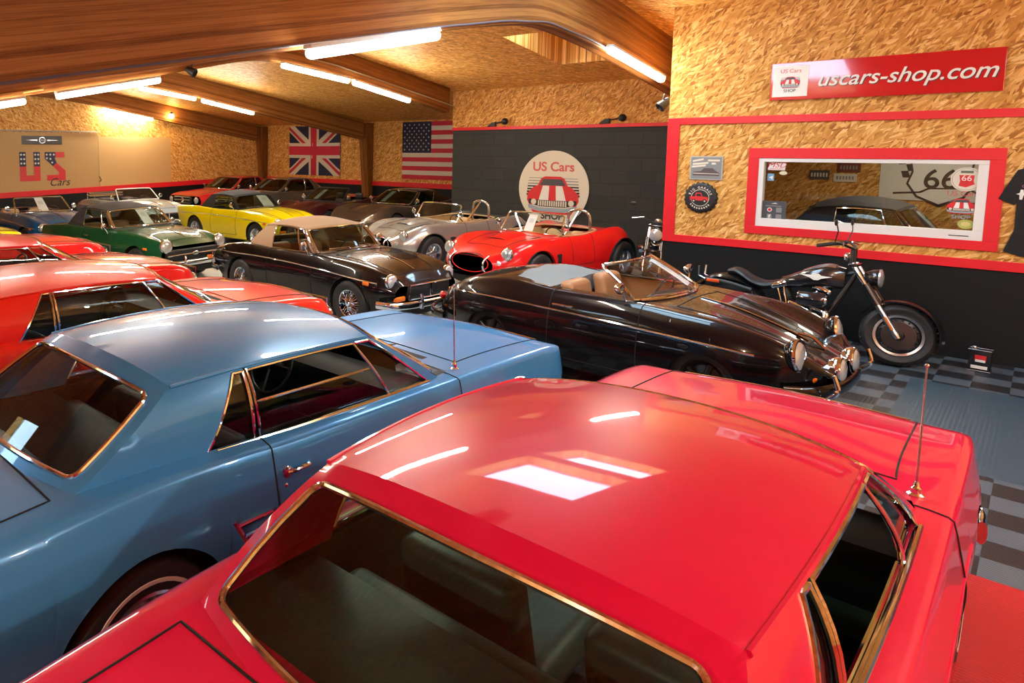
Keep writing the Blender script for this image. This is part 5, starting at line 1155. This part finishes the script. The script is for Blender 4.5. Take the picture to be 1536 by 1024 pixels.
w, h = 2.8, 1.77; LY = [(r4(-w/2, h/2-h*(k+1)/13, w/2, h/2-h*k/13), 1 if k % 2 == 0 else 0) for k in range(13)]; LY.append((r4(-w/2, h/2-h*7/13, -w/2+1.12, h/2), 2))
for i in range(9):
    for j in range(6 if i % 2 == 0 else 5):
        x = -w/2+1.12*(1+2*j+(i % 2))/12; y = h/2-h*7/13*(i+1)/10; LY.append(([(x+(.034 if k % 2 == 0 else .014)*math.sin(-PI*k/5), y+(.034 if k % 2 == 0 else .014)*math.cos(PI*k/5)) for k in range(10)], 0))
def flag_us():
    bm = B()
    for k, (q, mi) in enumerate(LY):
        z = .004 if k < 13 else (.0075 if k == 13 else .011); f = bm.faces.new([bm.verts.new((x, y, z)) for x, y in q]); f.material_index = mi; f.normal_update()
        if f.normal.z < 0: f.normal_flip()
    for k in range(1, 14): bmesh.ops.bisect_plane(bm, geom=bm.verts[:]+bm.edges[:]+bm.faces[:], plane_co=(-w/2+w*k/14, 0, 0), plane_no=(1, 0, 0))
    for v in bm.verts: s = (h/2-v.co.y)/h; v.co.z += .012*(1+math.sin(v.co.x*7))*(.3+s)
    o = obj('striped_flag', bm, [FW, FR, FB]); o.matrix_world = wallX(XF-.008, 12.80, 2.205); tag(o, 'star spangled striped flag hanging on the far wall beside the block wall', 'flag')
flag_us()
# ------------------------------------------------------------------ shirt and tin by the office wall
t = thing('t_shirt', 'black printed t-shirt hanging on the board wall at the right edge', 'shirt', mtx=wallX(XO-.01, .02, 1.62))
pts = [(-.10, .46), (-.22, .42), (-.345, .12), (-.22, .06), (-.205, .10), (-.205, -.20), (-.27, -.42), (-.15, -.46), (0, -.475), (.15, -.46), (.27, -.42), (.205, -.2), (.205, .10), (.22, .06), (.345, .12), (.22, .42), (.10, .46), (.05, .42), (-.05, .42)]
bm = B(); prism(bm, pts, 0, .02); obj('shirt', fix(bm), mat('black_cotton', (.008, .008, .009), .85), t, smooth=False, bevel=.008)
text('lettering', 'caro', .055, mat('shirt_pink', (.40, .14, .16), .6), t, -.13, .26, .022); poly('emblem', [(-.215, .175), (-.19, .185), (-.185, .22), (-.165, .22), (-.16, .185), (-.12, .175), (-.16, .165), (-.168, .12), (-.188, .12), (-.19, .165)], SWHITE, t, .0215)
bm = B(); tube(bm, smooth_path([(-.2, .40, .01), (0, .50, .012), (.2, .40, .01)], 6), .006, 6); tube(bm, smooth_path([(0, .50, .012), (.0, .55, .012), (.03, .57, .012), (.04, .54, .012)], 5), .004, 6); obj('hanger', bm, STEEL, t)
t = thing('oil_tin', 'small black tin with red badge standing on the floor by the wall', 'tin', (9.66, .36, 0), math.radians(-6))
bm = B(); rbox(bm, (-.05, -.085, .004), (.05, .085, .225), .012); obj('can', bm, mat('tin_black', (.02, .02, .022), .25, .3), t)
bm = B(); 
for z in (.008, .222): tube(bm, [(-.052, -.087, z), (.052, -.087, z), (.052, .087, z), (-.052, .087, z)], .005, 6, closed=True)
obj('rim', bm, STEEL, t); bm = B(); lathe(bm, [(.02, .225), (.02, .245), (.017, .25), (.001, .25)], 14, 'Z', (0, .05, 0)); obj('cap', bm, STEEL, t)
bm = B(); box(bm, (-.0525, -.05, .11), (-.0505, .035, .17)); obj('badge', bm, SRED, t, smooth=False); bm = B(); box(bm, (-.0532, -.045, .10), (-.0522, .03, .125)); box(bm, (-.0525, -.065, .03), (-.0505, .06, .062)); obj('label_strip', bm, SWHITE, t, smooth=False)
# ------------------------------------------------------------------ motorcycles (local x forward from the rear axle, y left)
def moto(loc, rz, label, lean=4., steer=8., wb=1.62, R=.325, cafe=False):
    t = thing('motorcycle', label, 'motorcycle', (loc[0], loc[1], 0), math.radians(rz)); t.rotation_euler = (math.radians(-lean), 0, math.radians(rz))
    BK = mat('bike_black', (.010, .010, .012), .22, coat=1.); W = .15 if not cafe else .11
    def whl(nm, x, rim):
        bm = B(); o = W/2; rr = R*.66; lathe(bm, [(rr, -o*.62), (rr+.03, -o*.9), (R-.05, -o), (R-.015, -o*.72), (R, -o*.2), (R, o*.2), (R-.015, o*.72), (R-.05, o), (rr+.03, o*.9), (rr, o*.62)], 44)
        for k in range(36):   # tread blocks
            for sg in (-1, 1):
                a = 2*PI*k/36; tube(bm, [(math.cos(a)*(R-.003), sg*o*.25, math.sin(a)*(R-.003)), (math.cos(a+.07)*(R-.014), sg*o*.74, math.sin(a+.07)*(R-.014))], .006, 4)
        w = obj(nm, fix(bm), RUBBER, t); w.location = (x, 0, R)
        bm = B(); lathe(bm, [(rr+.006, -o*.6), (rr-.004, -o*.86), (rr-.028, -o*.80), (rr-.036, 0), (rr-.028, o*.80), (rr-.004, o*.86), (rr+.006, o*.6)], 44); obj('rim', fix(bm), rim, w)
        bm = B(); lathe(bm, [(rr-.03, -.03), (rr-.05, -.045), (.09, -.06), (.06, -.075), (.001, -.075)], 40); lathe(bm, [(rr-.03, .03), (rr-.05, .045), (.09, .06), (.06, .075), (.001, .075)], 40)
        for k in range(18):
            for sg in (-1, 1): a = 2*PI*k/18; sphere(bm, (math.cos(a)*(rr-.055), sg*.046, math.sin(a)*(rr-.055)), .011, u=8, v=6)
        obj('wheel_disc', fix(bm), mat('disc_black', (.012, .012, .013), .35), w)
        bm = B(); lathe(bm, [(.05, -.09), (.10, -.088), (.145, -.086), (.145, -.081), (.05, -.08)], 32); obj('brake_disc', fix(bm), STEEL if cafe else mat('dark_steel', (.10, .10, .105), .3, 1.), w)
        return w
    whl('rear_wheel', 0, STEEL)
    fw = whl('front_wheel', wb, STEEL); fw.rotation_euler = (0, 0, math.radians(steer))
    rk = math.radians(31); hx, hz = wb-math.sin(rk)*.80, R+math.cos(rk)*.80    # top of the fork
    ax = Vector((-math.sin(rk), 0, math.cos(rk)))
    for sg in (-1, 1):
        A = Vector((wb, sg*.105, R)); bm = B(); P = lambda s: A+ax*s
        tube(bm, [P(-.03), P(.02), P(.06), P(.34)], [.03, .038, .029, .031], 12); f = obj('fork_leg', bm, STEEL, t)
        bm = B(); tube(bm, [P(.34), P(.58)], .044, 12); obj('fork_cover', bm, BK, f); bm = B(); tube(bm, [P(.56), P(.82)], .024, 10); obj('fork_tube', bm, CHROME, f)
        bm = B(); q = P(.14)+Vector((.006, sg*.03, 0)); tube(bm, [q-ax*.07, q+ax*.07], .012, 6); obj('reflector', bm, AMBER, f)
    for s in (.55, .80): bm = B(); c = Vector((wb, 0, R))+ax*s; rbox(bm, (c.x-.04, -.14, c.z-.018), (c.x+.04, .14, c.z+.018), .012); obj('fork_yoke', bm, BK, t)
    bm = B(); V = []
    for a in np.linspace(math.radians(-8), math.radians(150), 20): r = R+.028; V.append([(wb+math.cos(a)*(r+.018*(1-u*u)), .10*u, R+math.sin(a)*(r+.018*(1-u*u))) for u in np.linspace(-1, 1, 9)]+[])
    loft(bm, V, closed=False, cap=False); bmesh.ops.solidify(bm, geom=bm.faces[:], thickness=.006); obj('front_fender', fix(bm), BK, t)
    # headlight
    c = Vector((wb, 0, R))+ax*.66+Vector((.15, 0, .0)); bm = B(); lathe(bm, [(.001, -.14), (.05, -.13), (.085, -.06), (.095, .0), (.09, .012)], 24, 'X', c); h = obj('headlight', fix(bm), BK if not cafe else CHROME, t)
    bm = B(); lathe(bm, [(.096, -.004), (.098, .012), (.088, .018), (.06, .03), (.001, .036)], 24, 'X', c); obj('lens', bm, LENS, h)
    # handlebar, grips, mirrors
    c = Vector((wb, 0, R))+ax*.84; bm = B(); up = .14 if not cafe else .03
    P = smooth_path([(c.x-.24, -.40, c.z+up+.02), (c.x-.10, -.28, c.z+up+.05), (c.x, -.09, c.z+up), (c.x, 0, c.z+up-.01), (c.x, .09, c.z+up), (c.x-.10, .28, c.z+up+.05), (c.x-.24, .40, c.z+up+.02)], 5); tube(bm, P, .014, 8)
    for sg in (-1, 1): tube(bm, [(c.x, sg*.07, c.z-.02), (c.x, sg*.07, c.z+up)], .018, 8)
    hb = obj('handlebar', bm, BLACK, t)
    for sg in (-1, 1):
        bm = B(); tube(bm, [(c.x-.25, sg*.41, c.z+up+.015), (c.x-.13, sg*.31, c.z+up+.045)], .021, 10); obj('grip', bm, RUBBER, hb)
        bm = B(); tube(bm, [(c.x-.03, sg*.40, c.z+up+.03), (c.x-.06, sg*.22, c.z+up+.06)], .008, 6); obj('lever', bm, STEEL, hb)
        bm = B(); q = (c.x-.12, sg*.30, c.z+up+.06); tube(bm, [q, (q[0]+.03, q[1]+.05*sg, q[2]+.12), (q[0]+.02, q[1]+.08*sg, q[2]+.19)], .006, 6); sphere(bm, (q[0]+.015, q[1]+.10*sg, q[2]+.21), .055, (.25, 1, .62)); obj('mirror', bm, BLACK, hb)
    bm = B(); sphere(bm, (c.x-.05, 0, c.z+.04), .06, (.7, 1, .8)); obj('speedometer', bm, CHROME, t)
    # tank
    tx0, tx1 = (.56, wb-.48) ; bm = B(); V = []
    for s in np.linspace(0, 1, 15):
        x = tx0+(tx1-tx0)*s; wv = .165*math.sin(PI*min(1, .08+.86*s))**.45; zb = .67+.06*s; zt = .80+.20*math.sin(PI*.5*min(1, s*1.15))**1.2-.035*max(0, s-.75)*4; zm = (zb+zt)/2; hh = (zt-zb)/2
        V.append([(x, wv*math.copysign(abs(math.cos(a))**.8, math.cos(a)), zm+hh*math.copysign(abs(math.sin(a))**.8, math.sin(a))) for a in np.linspace(0, 2*PI, 25)[:-1]])
    loft(bm, V); tk = obj('fuel_tank', fix(bm), BK, t)
    if not cafe:
        bm = B(); V2 = [[(p[0], p[1], p[2]+.006) for p in r if p[2] > max(q[2] for q in r)-.045] for r in V[5:13]]; nmin = min(len(r) for r in V2); loft(bm, [[r[int(round(k*(len(r)-1)/(nmin-1)))] for k in range(nmin)] for r in V2], closed=False, cap=False); obj('tank_console', bm, STEEL, tk)
        for sg in (-1, 1):
            bm = B(); x, z = (tx0+tx1)/2+.05, .85; y = sg*.168
            prism(bm, [(x-.15, z+.01), (x-.05, z+.012), (x-.02, z+.035), (x+.02, z+.035), (x+.05, z+.012), (x+.15, z+.01), (x+.05, z-.02), (x+.02, z-.04), (x-.02, z-.04), (x-.05, z-.02)], -.004, .004)
            bmesh.ops.transform(bm, matrix=Matrix(((1, 0, 0, 0), (0, 0, 1, y), (0, 1, 0, 0), (0, 0, 0, 1))), verts=bm.verts); obj('tank_badge', fix(bm), SWHITE, tk, smooth=False)
    # saddle and rear fender
    bm = B(); V = []; S = [(.0, .79, .08, .03), (.08, .80, .11, .05), (.17, .765, .13, .06), (.27, .705, .15, .06), (.40, .675, .145, .06), (.54, .715, .10, .05), (.68, .775, .07, .04)] if not cafe else [(-.28, .84, .09, .05), (-.22, .86, .11, .07), (.0, .80, .12, .05), (.3, .78, .12, .05), (.6, .77, .09, .04)]
    for q in smooth_path([(a, b, 0) for a, b, _, _ in S], 4):
        w_ = float(np.interp(q[0], [a[0] for a in S], [a[2] for a in S])); h_ = float(np.interp(q[0], [a[0] for a in S], [a[3] for a in S])); V.append([(q[0], w_*math.cos(a), q[1]+h_*math.sin(a)*(1 if math.sin(a) > 0 else .6)) for a in np.linspace(0, 2*PI, 17)[:-1]])
    loft(bm, V); obj('seat', fix(bm), mat('seat_leather', (.014, .015, .018), .42), t)
    bm = B(); V = []
    for a in np.linspace(math.radians(20), math.radians(172), 22): r = R+.075; V.append([(math.cos(a)*(r+.045*(1-u**4)), .125*u, R+math.sin(a)*(r+.045*(1-u**4))) for u in np.linspace(-1, 1, 9)])
    loft(bm, V, closed=False, cap=False); bmesh.ops.solidify(bm, geom=bm.faces[:], thickness=.006); rf = obj('rear_fender', fix(bm), BK, t)
    if not cafe:
        for sg in (-1, 1):
            bm = B(); tube(bm, smooth_path([(.28, sg*.125, .60), (.0, sg*.128, .655), (-.22, sg*.128, .66)], 5), .016, 8, rz=.03); obj('fender_strut', bm, BLACK, rf)
            bm = B(); rbox(bm, (-.20, sg*.142-.008, .645), (-.06, sg*.142+.008, .68), .006); obj('side_marker', bm, mat('orange_marker', (.75, .08, .01), .3), rf)
            bm = B(); tube(bm, [(-.30, sg*.10, .70), (-.30, sg*.12, .82)], .012, 8); tube(bm, [(-.30, sg*.10, .70), (-.2, sg*.11, .66)], .009, 6); obj('indicator', bm, STEEL, rf)
    bm = B(); lathe(bm, [(.05, -.03), (.055, 0), (.03, .03), (.001, .035)], 16, 'X'); orient(bm, (1, 0, 0), (-1, 0, .2), (-R-.07, 0, R+.18)); obj('tail_lamp', bm, RLENS, rf)
    # frame, engine, exhaust
    bm = B()
    for sg in (-1, 1): tube(bm, smooth_path([(hx+.02, sg*.03, hz-.1), (wb-.62, sg*.11, .42), (wb-.78, sg*.13, .22), (.45, sg*.13, .20), (.30, sg*.12, .36), (.28, sg*.10, .60)], 6), .020, 8); tube(bm, [(.28, sg*.11, .36), (0, sg*.13, R)], .022, 8)
    tube(bm, [(.25, 0, .62), (.6, 0, .70), (hx+.03, 0, hz-.08)], .024, 8); obj('frame', bm, BLACK, t)
    bm = B(); rbox(bm, (.40, -.14, .24), (.98, .14, .46), .06); lathe(bm, [(.12, -.02), (.125, .02), (.10, .03), (.001, .032)], 24, 'Y', (.82, -.16, .36)); lathe(bm, [(.09, -.02), (.095, .02), (.001, .03)], 24, 'Y', (.55, -.16, .36)); en = obj('engine', bm, mat('engine_black', (.02, .02, .022), .4, .4), t)
    for a, x in ((-22, .66), (22, .84)):
        bm = B(); pr = []
        for k in range(9): pr += [(.085, .028*k), (.085, .028*k+.012), (.066, .028*k+.014), (.066, .028*k+.026)]
        lathe(bm, pr, 24, 'Z'); q = Matrix.Translation((x, 0, .44)) @ Matrix.Rotation(math.radians(a), 4, 'Y'); bmesh.ops.transform(bm, matrix=q, verts=bm.verts); cy = obj('cylinder', bm, mat('engine_black', (.02, .02, .022), .4, .4), en)
        bm = B(); rbox(bm, (-.10, -.12, .25), (.10, .10, .33), .035); bmesh.ops.transform(bm, matrix=q, verts=bm.verts); obj('rocker_cover', bm, CHROME, cy)
        bm = B()
        for sg in (-1, 1): tube(bm, [q @ Vector((.03*sg, -.09, .26)), (x-.02+.02*sg, -.13, .40)], .010, 8)
        obj('pushrod_tube', bm, CHROME, cy)
    bm = B(); lathe(bm, [(.001, -.10), (.075, -.10), (.082, -.08), (.08, .12), (.06, .15), (.001, .155)], 28, 'X'); orient(bm, (1, 0, 0), (1, 0, 0), (.86, -.19, .60)); ac = obj('air_cleaner', fix(bm), BK, en); bm = B(); lathe(bm, [(.062, .14), (.05, .165), (.001, .17)], 20, 'X', (.86, -.19, .60)); obj('air_cleaner_cap', bm, CHROME, ac)
    for z, x0 in ((.27, .92), (.20, .76)):
        bm = B(); tube(bm, smooth_path([(x0-.10, -.10, .52), (x0+.10, -.17, .46), (x0+.02, -.20, z+.06), (x0-.2, -.20, z), (.2, -.21, z), (-.34, -.22, z+.03)], 7), [.024]*20+[.036]*200, 12) if False else tube(bm, smooth_path([(x0-.10, -.10, .52), (x0+.10, -.17, .46), (x0+.02, -.20, z+.06), (x0-.2, -.20, z), (.2, -.21, z), (-.34, -.22, z+.03)], 7), .034, 12); obj('exhaust_pipe', bm, CHROME, t)
    bm = B(); tube(bm, [(.55, .15, .22), (.50, .30, .03), (.48, .33, .012)], .012, 8); obj('side_stand', bm, BLACK, t)
    for sg in (-1, 1): bm = B(); rbox(bm, (.98, sg*.27-.10, .27), (1.10, sg*.27+.10, .30), .012); tube(bm, [(1.04, sg*.1, .27), (1.04, sg*.3, .28)], .014, 8); obj('footboard', bm, BLACK, t)
    return t
moto((9.28, 2.60), -91, 'black fat-tyred cruiser motorcycle parked along the wall under the office window', steer=10)
moto((12.75, 4.72), 197, 'slim dark motorcycle with round headlight beside the red open sports car', lean=3, steer=0, wb=1.42, R=.315, cafe=True)
# ------------------------------------------------------------------ placing the cars
RED1, BLUE, ORNG, RED4, RED5 = paint('cherry_red', (.72, .008, .07)), paint('light_blue_metallic', (.06, .31, .68), .15, .3), paint('poppy_red', (.85, .022, .010)), paint('signal_red', (.74, .010, .010)), paint('deep_red', (.70, .010, .012))
BLK, BRG, YEL, NVY = paint('gloss_black', (.004, .003, .004), 0, .25), paint('racing_green', (.004, .06, .02)), paint('bright_yellow', (.85, .68, .0)), paint('mid_blue', (.010, .12, .30), .1)
SILV, ICE, MAR, BRZ, GRY, RRED = paint('champagne_silver', (.50, .50, .48), .6, .25), paint('ice_blue', (.36, .46, .50), .3), paint('maroon', (.040, .006, .008)), paint('bronze_grey', (.13, .095, .07), .6, .28), paint('taupe_grey', (.13, .115, .095), .5, .3), paint('coral_red', (.58, .02, .02))
HOOD_B, HOOD_T, HOOD_G = mat('black_canvas', (.022, .022, .024), .8), mat('beige_canvas', (.42, .30, .19), .8), mat('charcoal_canvas', (.035, .035, .038), .75)
TEAL = mat('dark_green_trim', (.028, .048, .042), .5)
GREENGL = glass('green_tinted_glass', (.62, .76, .68)); GREENGL2 = glass('smoked_window', (.55, .60, .58))
mustang((2.635, .95), 0.4, RED1, 'cherry red hardtop coupe with aerial, nearest car in the photo', inner=TEAL, seats=TEAL, glassm=GREENGL, lowered=.05)
mustang((2.64, 3.11), 0.2, BLUE, 'light blue metallic hardtop coupe between the cherry red and the poppy red coupe', inner=DARK, glassm=GREENGL2, lowered=.5)
mustang((2.71, 5.42), 0.3, ORNG, 'poppy red hardtop coupe parked just beyond the light blue coupe', glassm=GREENGL2, aerial=False, sp=MUSTR)
mustang((2.79, 7.89), 0.4, RED4, 'red hardtop coupe beyond the poppy red one, its windscreen pillar showing', aerial=False, sp=MUSTR)
mustang((2.95, 10.5), 0.4, RED5, 'red coupe farthest in the near row, only its hood showing beside the green roadster', aerial=False, sp=MUSTR)
mustang((2.45, 12.75), 0, YEL, 'yellow coupe at the left edge, only a curve of its hood showing', aerial=False)
ro, b, W = speedster((6.98, 2.9), 268, BLK, 'glossy black rounded open roadster with tan seats and grey cloth boot'); sheet_on(ro, W, .30, 'price sheet in the windscreen of the black tan-seated roadster', .10, .9, .36)
ro, b, W = roadster((7.0, 7.15), 268.5, BLK, 'black wire-wheeled roadster with a beige folding roof', top=HOOD_T, seats=TAN, inner=TAN, hub=CHROME)
TR = vary(ROAD, k=(.3, .2, .25, .5), zs=[(-1.96, .76), (-1.5, .80), (-1, .815), (.5, .83), (1.2, .81), (1.7, .755), (1.86, .70)], zc=[(-1.96, .77), (-1.3, .85), (.45, .87), (1.0, .87), (1.5, .80), (1.86, .66)], L=(-1.96, 1.86),
    ws=[(-1.96, .66), (-1.5, .72), (0, .735), (1.5, .725), (1.86, .68)], wt=[(-1.96, .60), (0, .655), (1.4, .655), (1.86, .58)], zv=[(-1.96, .76), (-1.1, .84), (.5, .845), (1.2, .81), (1.86, .65)], wv=[(-1.96, .45), (-1, .58), (.5, .585), (1.0, .52), (1.86, .46)], bow=(.04, .05))
ro, b, W = roadster((6.32, 11.72), 276.5, BRG, 'dark green roadster with closed black fabric roof', top=HOOD_G, sp=TR, wheelst='steel', grille='wide', lamp=(1.84, .575, .665), lr=.115, seats=TAN, inner=TAN, strip=False, mirrors=True); plate(ro, (1.97, .34, .40), None, 0, .32, .12, mat('plate_orange', (.75, .17, .02), .5)); sheet_on(ro, W, -.05, 'price sheet in the windscreen of the dark green roadster', .06, .95, .34)
AL = vary(ROAD, zs=[(-1.96, .84), (-1.6, .865), (-1.1, .865), (-.4, .83), (.5, .84), (1.155, .82), (1.55, .77), (1.78, .70), (1.88, .60)], wt=[(-1.96, .66), (-1.5, .69), (0, .68), (.6, .68), (1.2, .675), (1.6, .65), (1.88, .5)])
ro, b, W = roadster((10.35, 13.35), 271.5, YEL, 'bright yellow roadster with dark fabric roof', top=HOOD_B, sp=AL, wheelst='steel', seats=DARK, frame=BLACK); sheet_on(ro, W, .12, 'large price sheet in the windscreen of the bright yellow roadster', .04, .96, .62)
ro, b, W = roadster((6.25, 15.85), 270, NVY, 'blue open roadster below the painted letters', wheelst='wire', seats=BEIGE); sheet_on(ro, W, -.22, 'price sheet in the windscreen of the blue open roadster', .02, .98, .34)
ro, b, W = roadster((9.6, 17.65), 271.5, ICE, 'pale silvery blue open roadster with white windscreen frame', wheelst='wire', frame=SWHITE, seats=DARK)
bm = B(); 
for z in (.90, .97): tube(bm, smooth_path([(-1.75, -.42, z), (-1.78, .42, z), (-1.28, .45, z), (-1.26, -.45, z), (-1.75, -.42, z)], 6), .014, 6)
for x in (-1.7, -1.55, -1.4): tube(bm, [(x, -.42, .90), (x, .42, .90)], .009, 6)
for x in (-1.74, -1.3):
    for y in (-.40, .40): tube(bm, [(x, y, b.top(x, y)[2]), (x, y, .97)], .010, 6)
obj('luggage_rack', bm, CHROME, ro)
ro, b, W = cobra((10.98, 5.95), 173.5, RED4, 'bright red open sports car with roll bar and wide rear tyre', BEIGE, (1,)); sheet_on(ro, W, -.18, 'price sheet in the windscreen of the bright red open sports car', .05, .92, .3)
cobra((11.6, 8.35), 170, SILV, 'champagne silver open sports car with single roll hoop', BEIGE, (1,))
ro, b, W = vette((14.2, 11.72), 181, BRZ, 'bronze grey low sports coupe with dark roof in front of the striped flag', roofm=paint('black_roof', (.02, .016, .014))); sheet_on(ro, W, -.42, 'price sheet in the windscreen of the bronze grey coupe', .15, .85, .26)
ro, b, W = vette((13.62, 13.7), 188, MAR, 'dark maroon convertible with black headrests, top down', True, seats=mat('black_leather', (.02, .02, .022), .4)); sheet_on(ro, W, -.42, 'price sheet in the windscreen of the dark maroon convertible', .15, .85, .26)
ro, b, W = tourer((14.75, 17.35), 183, GRY, 'taupe grey coupe parked beneath the crossed flag'); sheet_on(ro, W, -.42, 'price sheet in the windscreen of the taupe grey coupe', .25, .85, .24)
ro, b, W = tourer((14.5, 19.6), 188, RRED, 'coral red coupe in the far corner beside the taupe grey coupe', lamps='round'); sheet_on(ro, W, -.42, 'price sheet in the windscreen of the coral red coupe', .2, .85, .24)
ro, b, W = roadster((11.95, 1.45), 268, BLK, 'black soft-top roadster standing inside the office behind the window', top=HOOD_B); ro.scale = (1, 1, 1.28); sheet_on(ro, W, -.1, 'price sheet on the black roadster inside the office', .05, .95, .4)
# ------------------------------------------------------------------ daylight, lamps, camera
w = bpy.data.worlds.new('sky'); SC.world = w; w.use_nodes = True; bg = w.node_tree.nodes['Background']; bg.inputs[0].default_value = (.55, .78, 1.0, 1); bg.inputs[1].default_value = 8.0
def area(name, loc, d, sx, sy, e, col):
    l = bpy.data.lights.new(name, 'AREA'); l.shape = 'RECTANGLE'; l.size = sx; l.size_y = sy; l.energy = e; l.color = col
    o = bpy.data.objects.new(name, l); COL.objects.link(o); o.location = loc; o.rotation_euler = Vector(d).to_track_quat('-Z', 'Y').to_euler(); return o
def portal(name, loc, d, sx, sy):
    o = area(name, loc, d, sx, sy, 0, (1, 1, 1)); o.data.cycles.is_portal = True; return o
for x0, x1, y0, y1 in SKY: portal('roof_window_daylight', ((x0+x1)/2, (y0+y1)/2, ceil_z((x0+x1)/2)+.3), (0, 0, -1), x1-x0, y1-y0)
def point(name, loc, e, r, col):
    l = bpy.data.lights.new(name, 'POINT'); l.energy = e; l.shadow_soft_size = r; l.color = col
    o = bpy.data.objects.new(name, l); COL.objects.link(o); o.location = loc
point('foreground_fill', (5.2, -1.8, 3.45), 100, .07, (1, .90, .78)); point('foreground_fill', (1.6, -2.6, 2.9), 80, .07, (1, .90, .78)); point('foreground_fill', (-2.0, 1.2, 2.25), 60, .07, (1, .90, .80))  # unseen point lights added behind the viewer to lighten the foreground cars
area('office_lamp', (12.0, 1.2, 2.7), (0, 0, -1), 1.4, .4, 14, (1, .88, .7))
cam = bpy.data.cameras.new('camera'); co = bpy.data.objects.new('camera', cam); COL.objects.link(co); SC.camera = co
CF, CH, CX, CY = 1047.167670881263, 2.237954369424597, 479.07542395746043, 332.9961309443615
CR = [[0.7232293981455055, 0.07060404402410153, -0.6869893060488877], [-0.6906068189892928, 0.07567897474474869, -0.7192599768839315], [0.0012079832696989014, 0.9946294595220002, 0.10349289360817823]]
cam.sensor_width = 36; cam.lens = 36*CF/1536; cam.shift_x = (768-CX)/1536; cam.shift_y = (CY-512)/1536; cam.clip_start = .05
co.matrix_world = Matrix([CR[i]+[(0, 0, CH)[i]] for i in range(3)]+[[0, 0, 0, 1]])
SC.view_settings.view_transform = 'Standard'; SC.view_settings.look = 'None'; SC.view_settings.exposure = 1.25; SC.view_settings.gamma = 1.0
SC.cycles.max_bounces = 8; SC.cycles.transparent_max_bounces = 12; SC.cycles.sample_clamp_indirect = 6
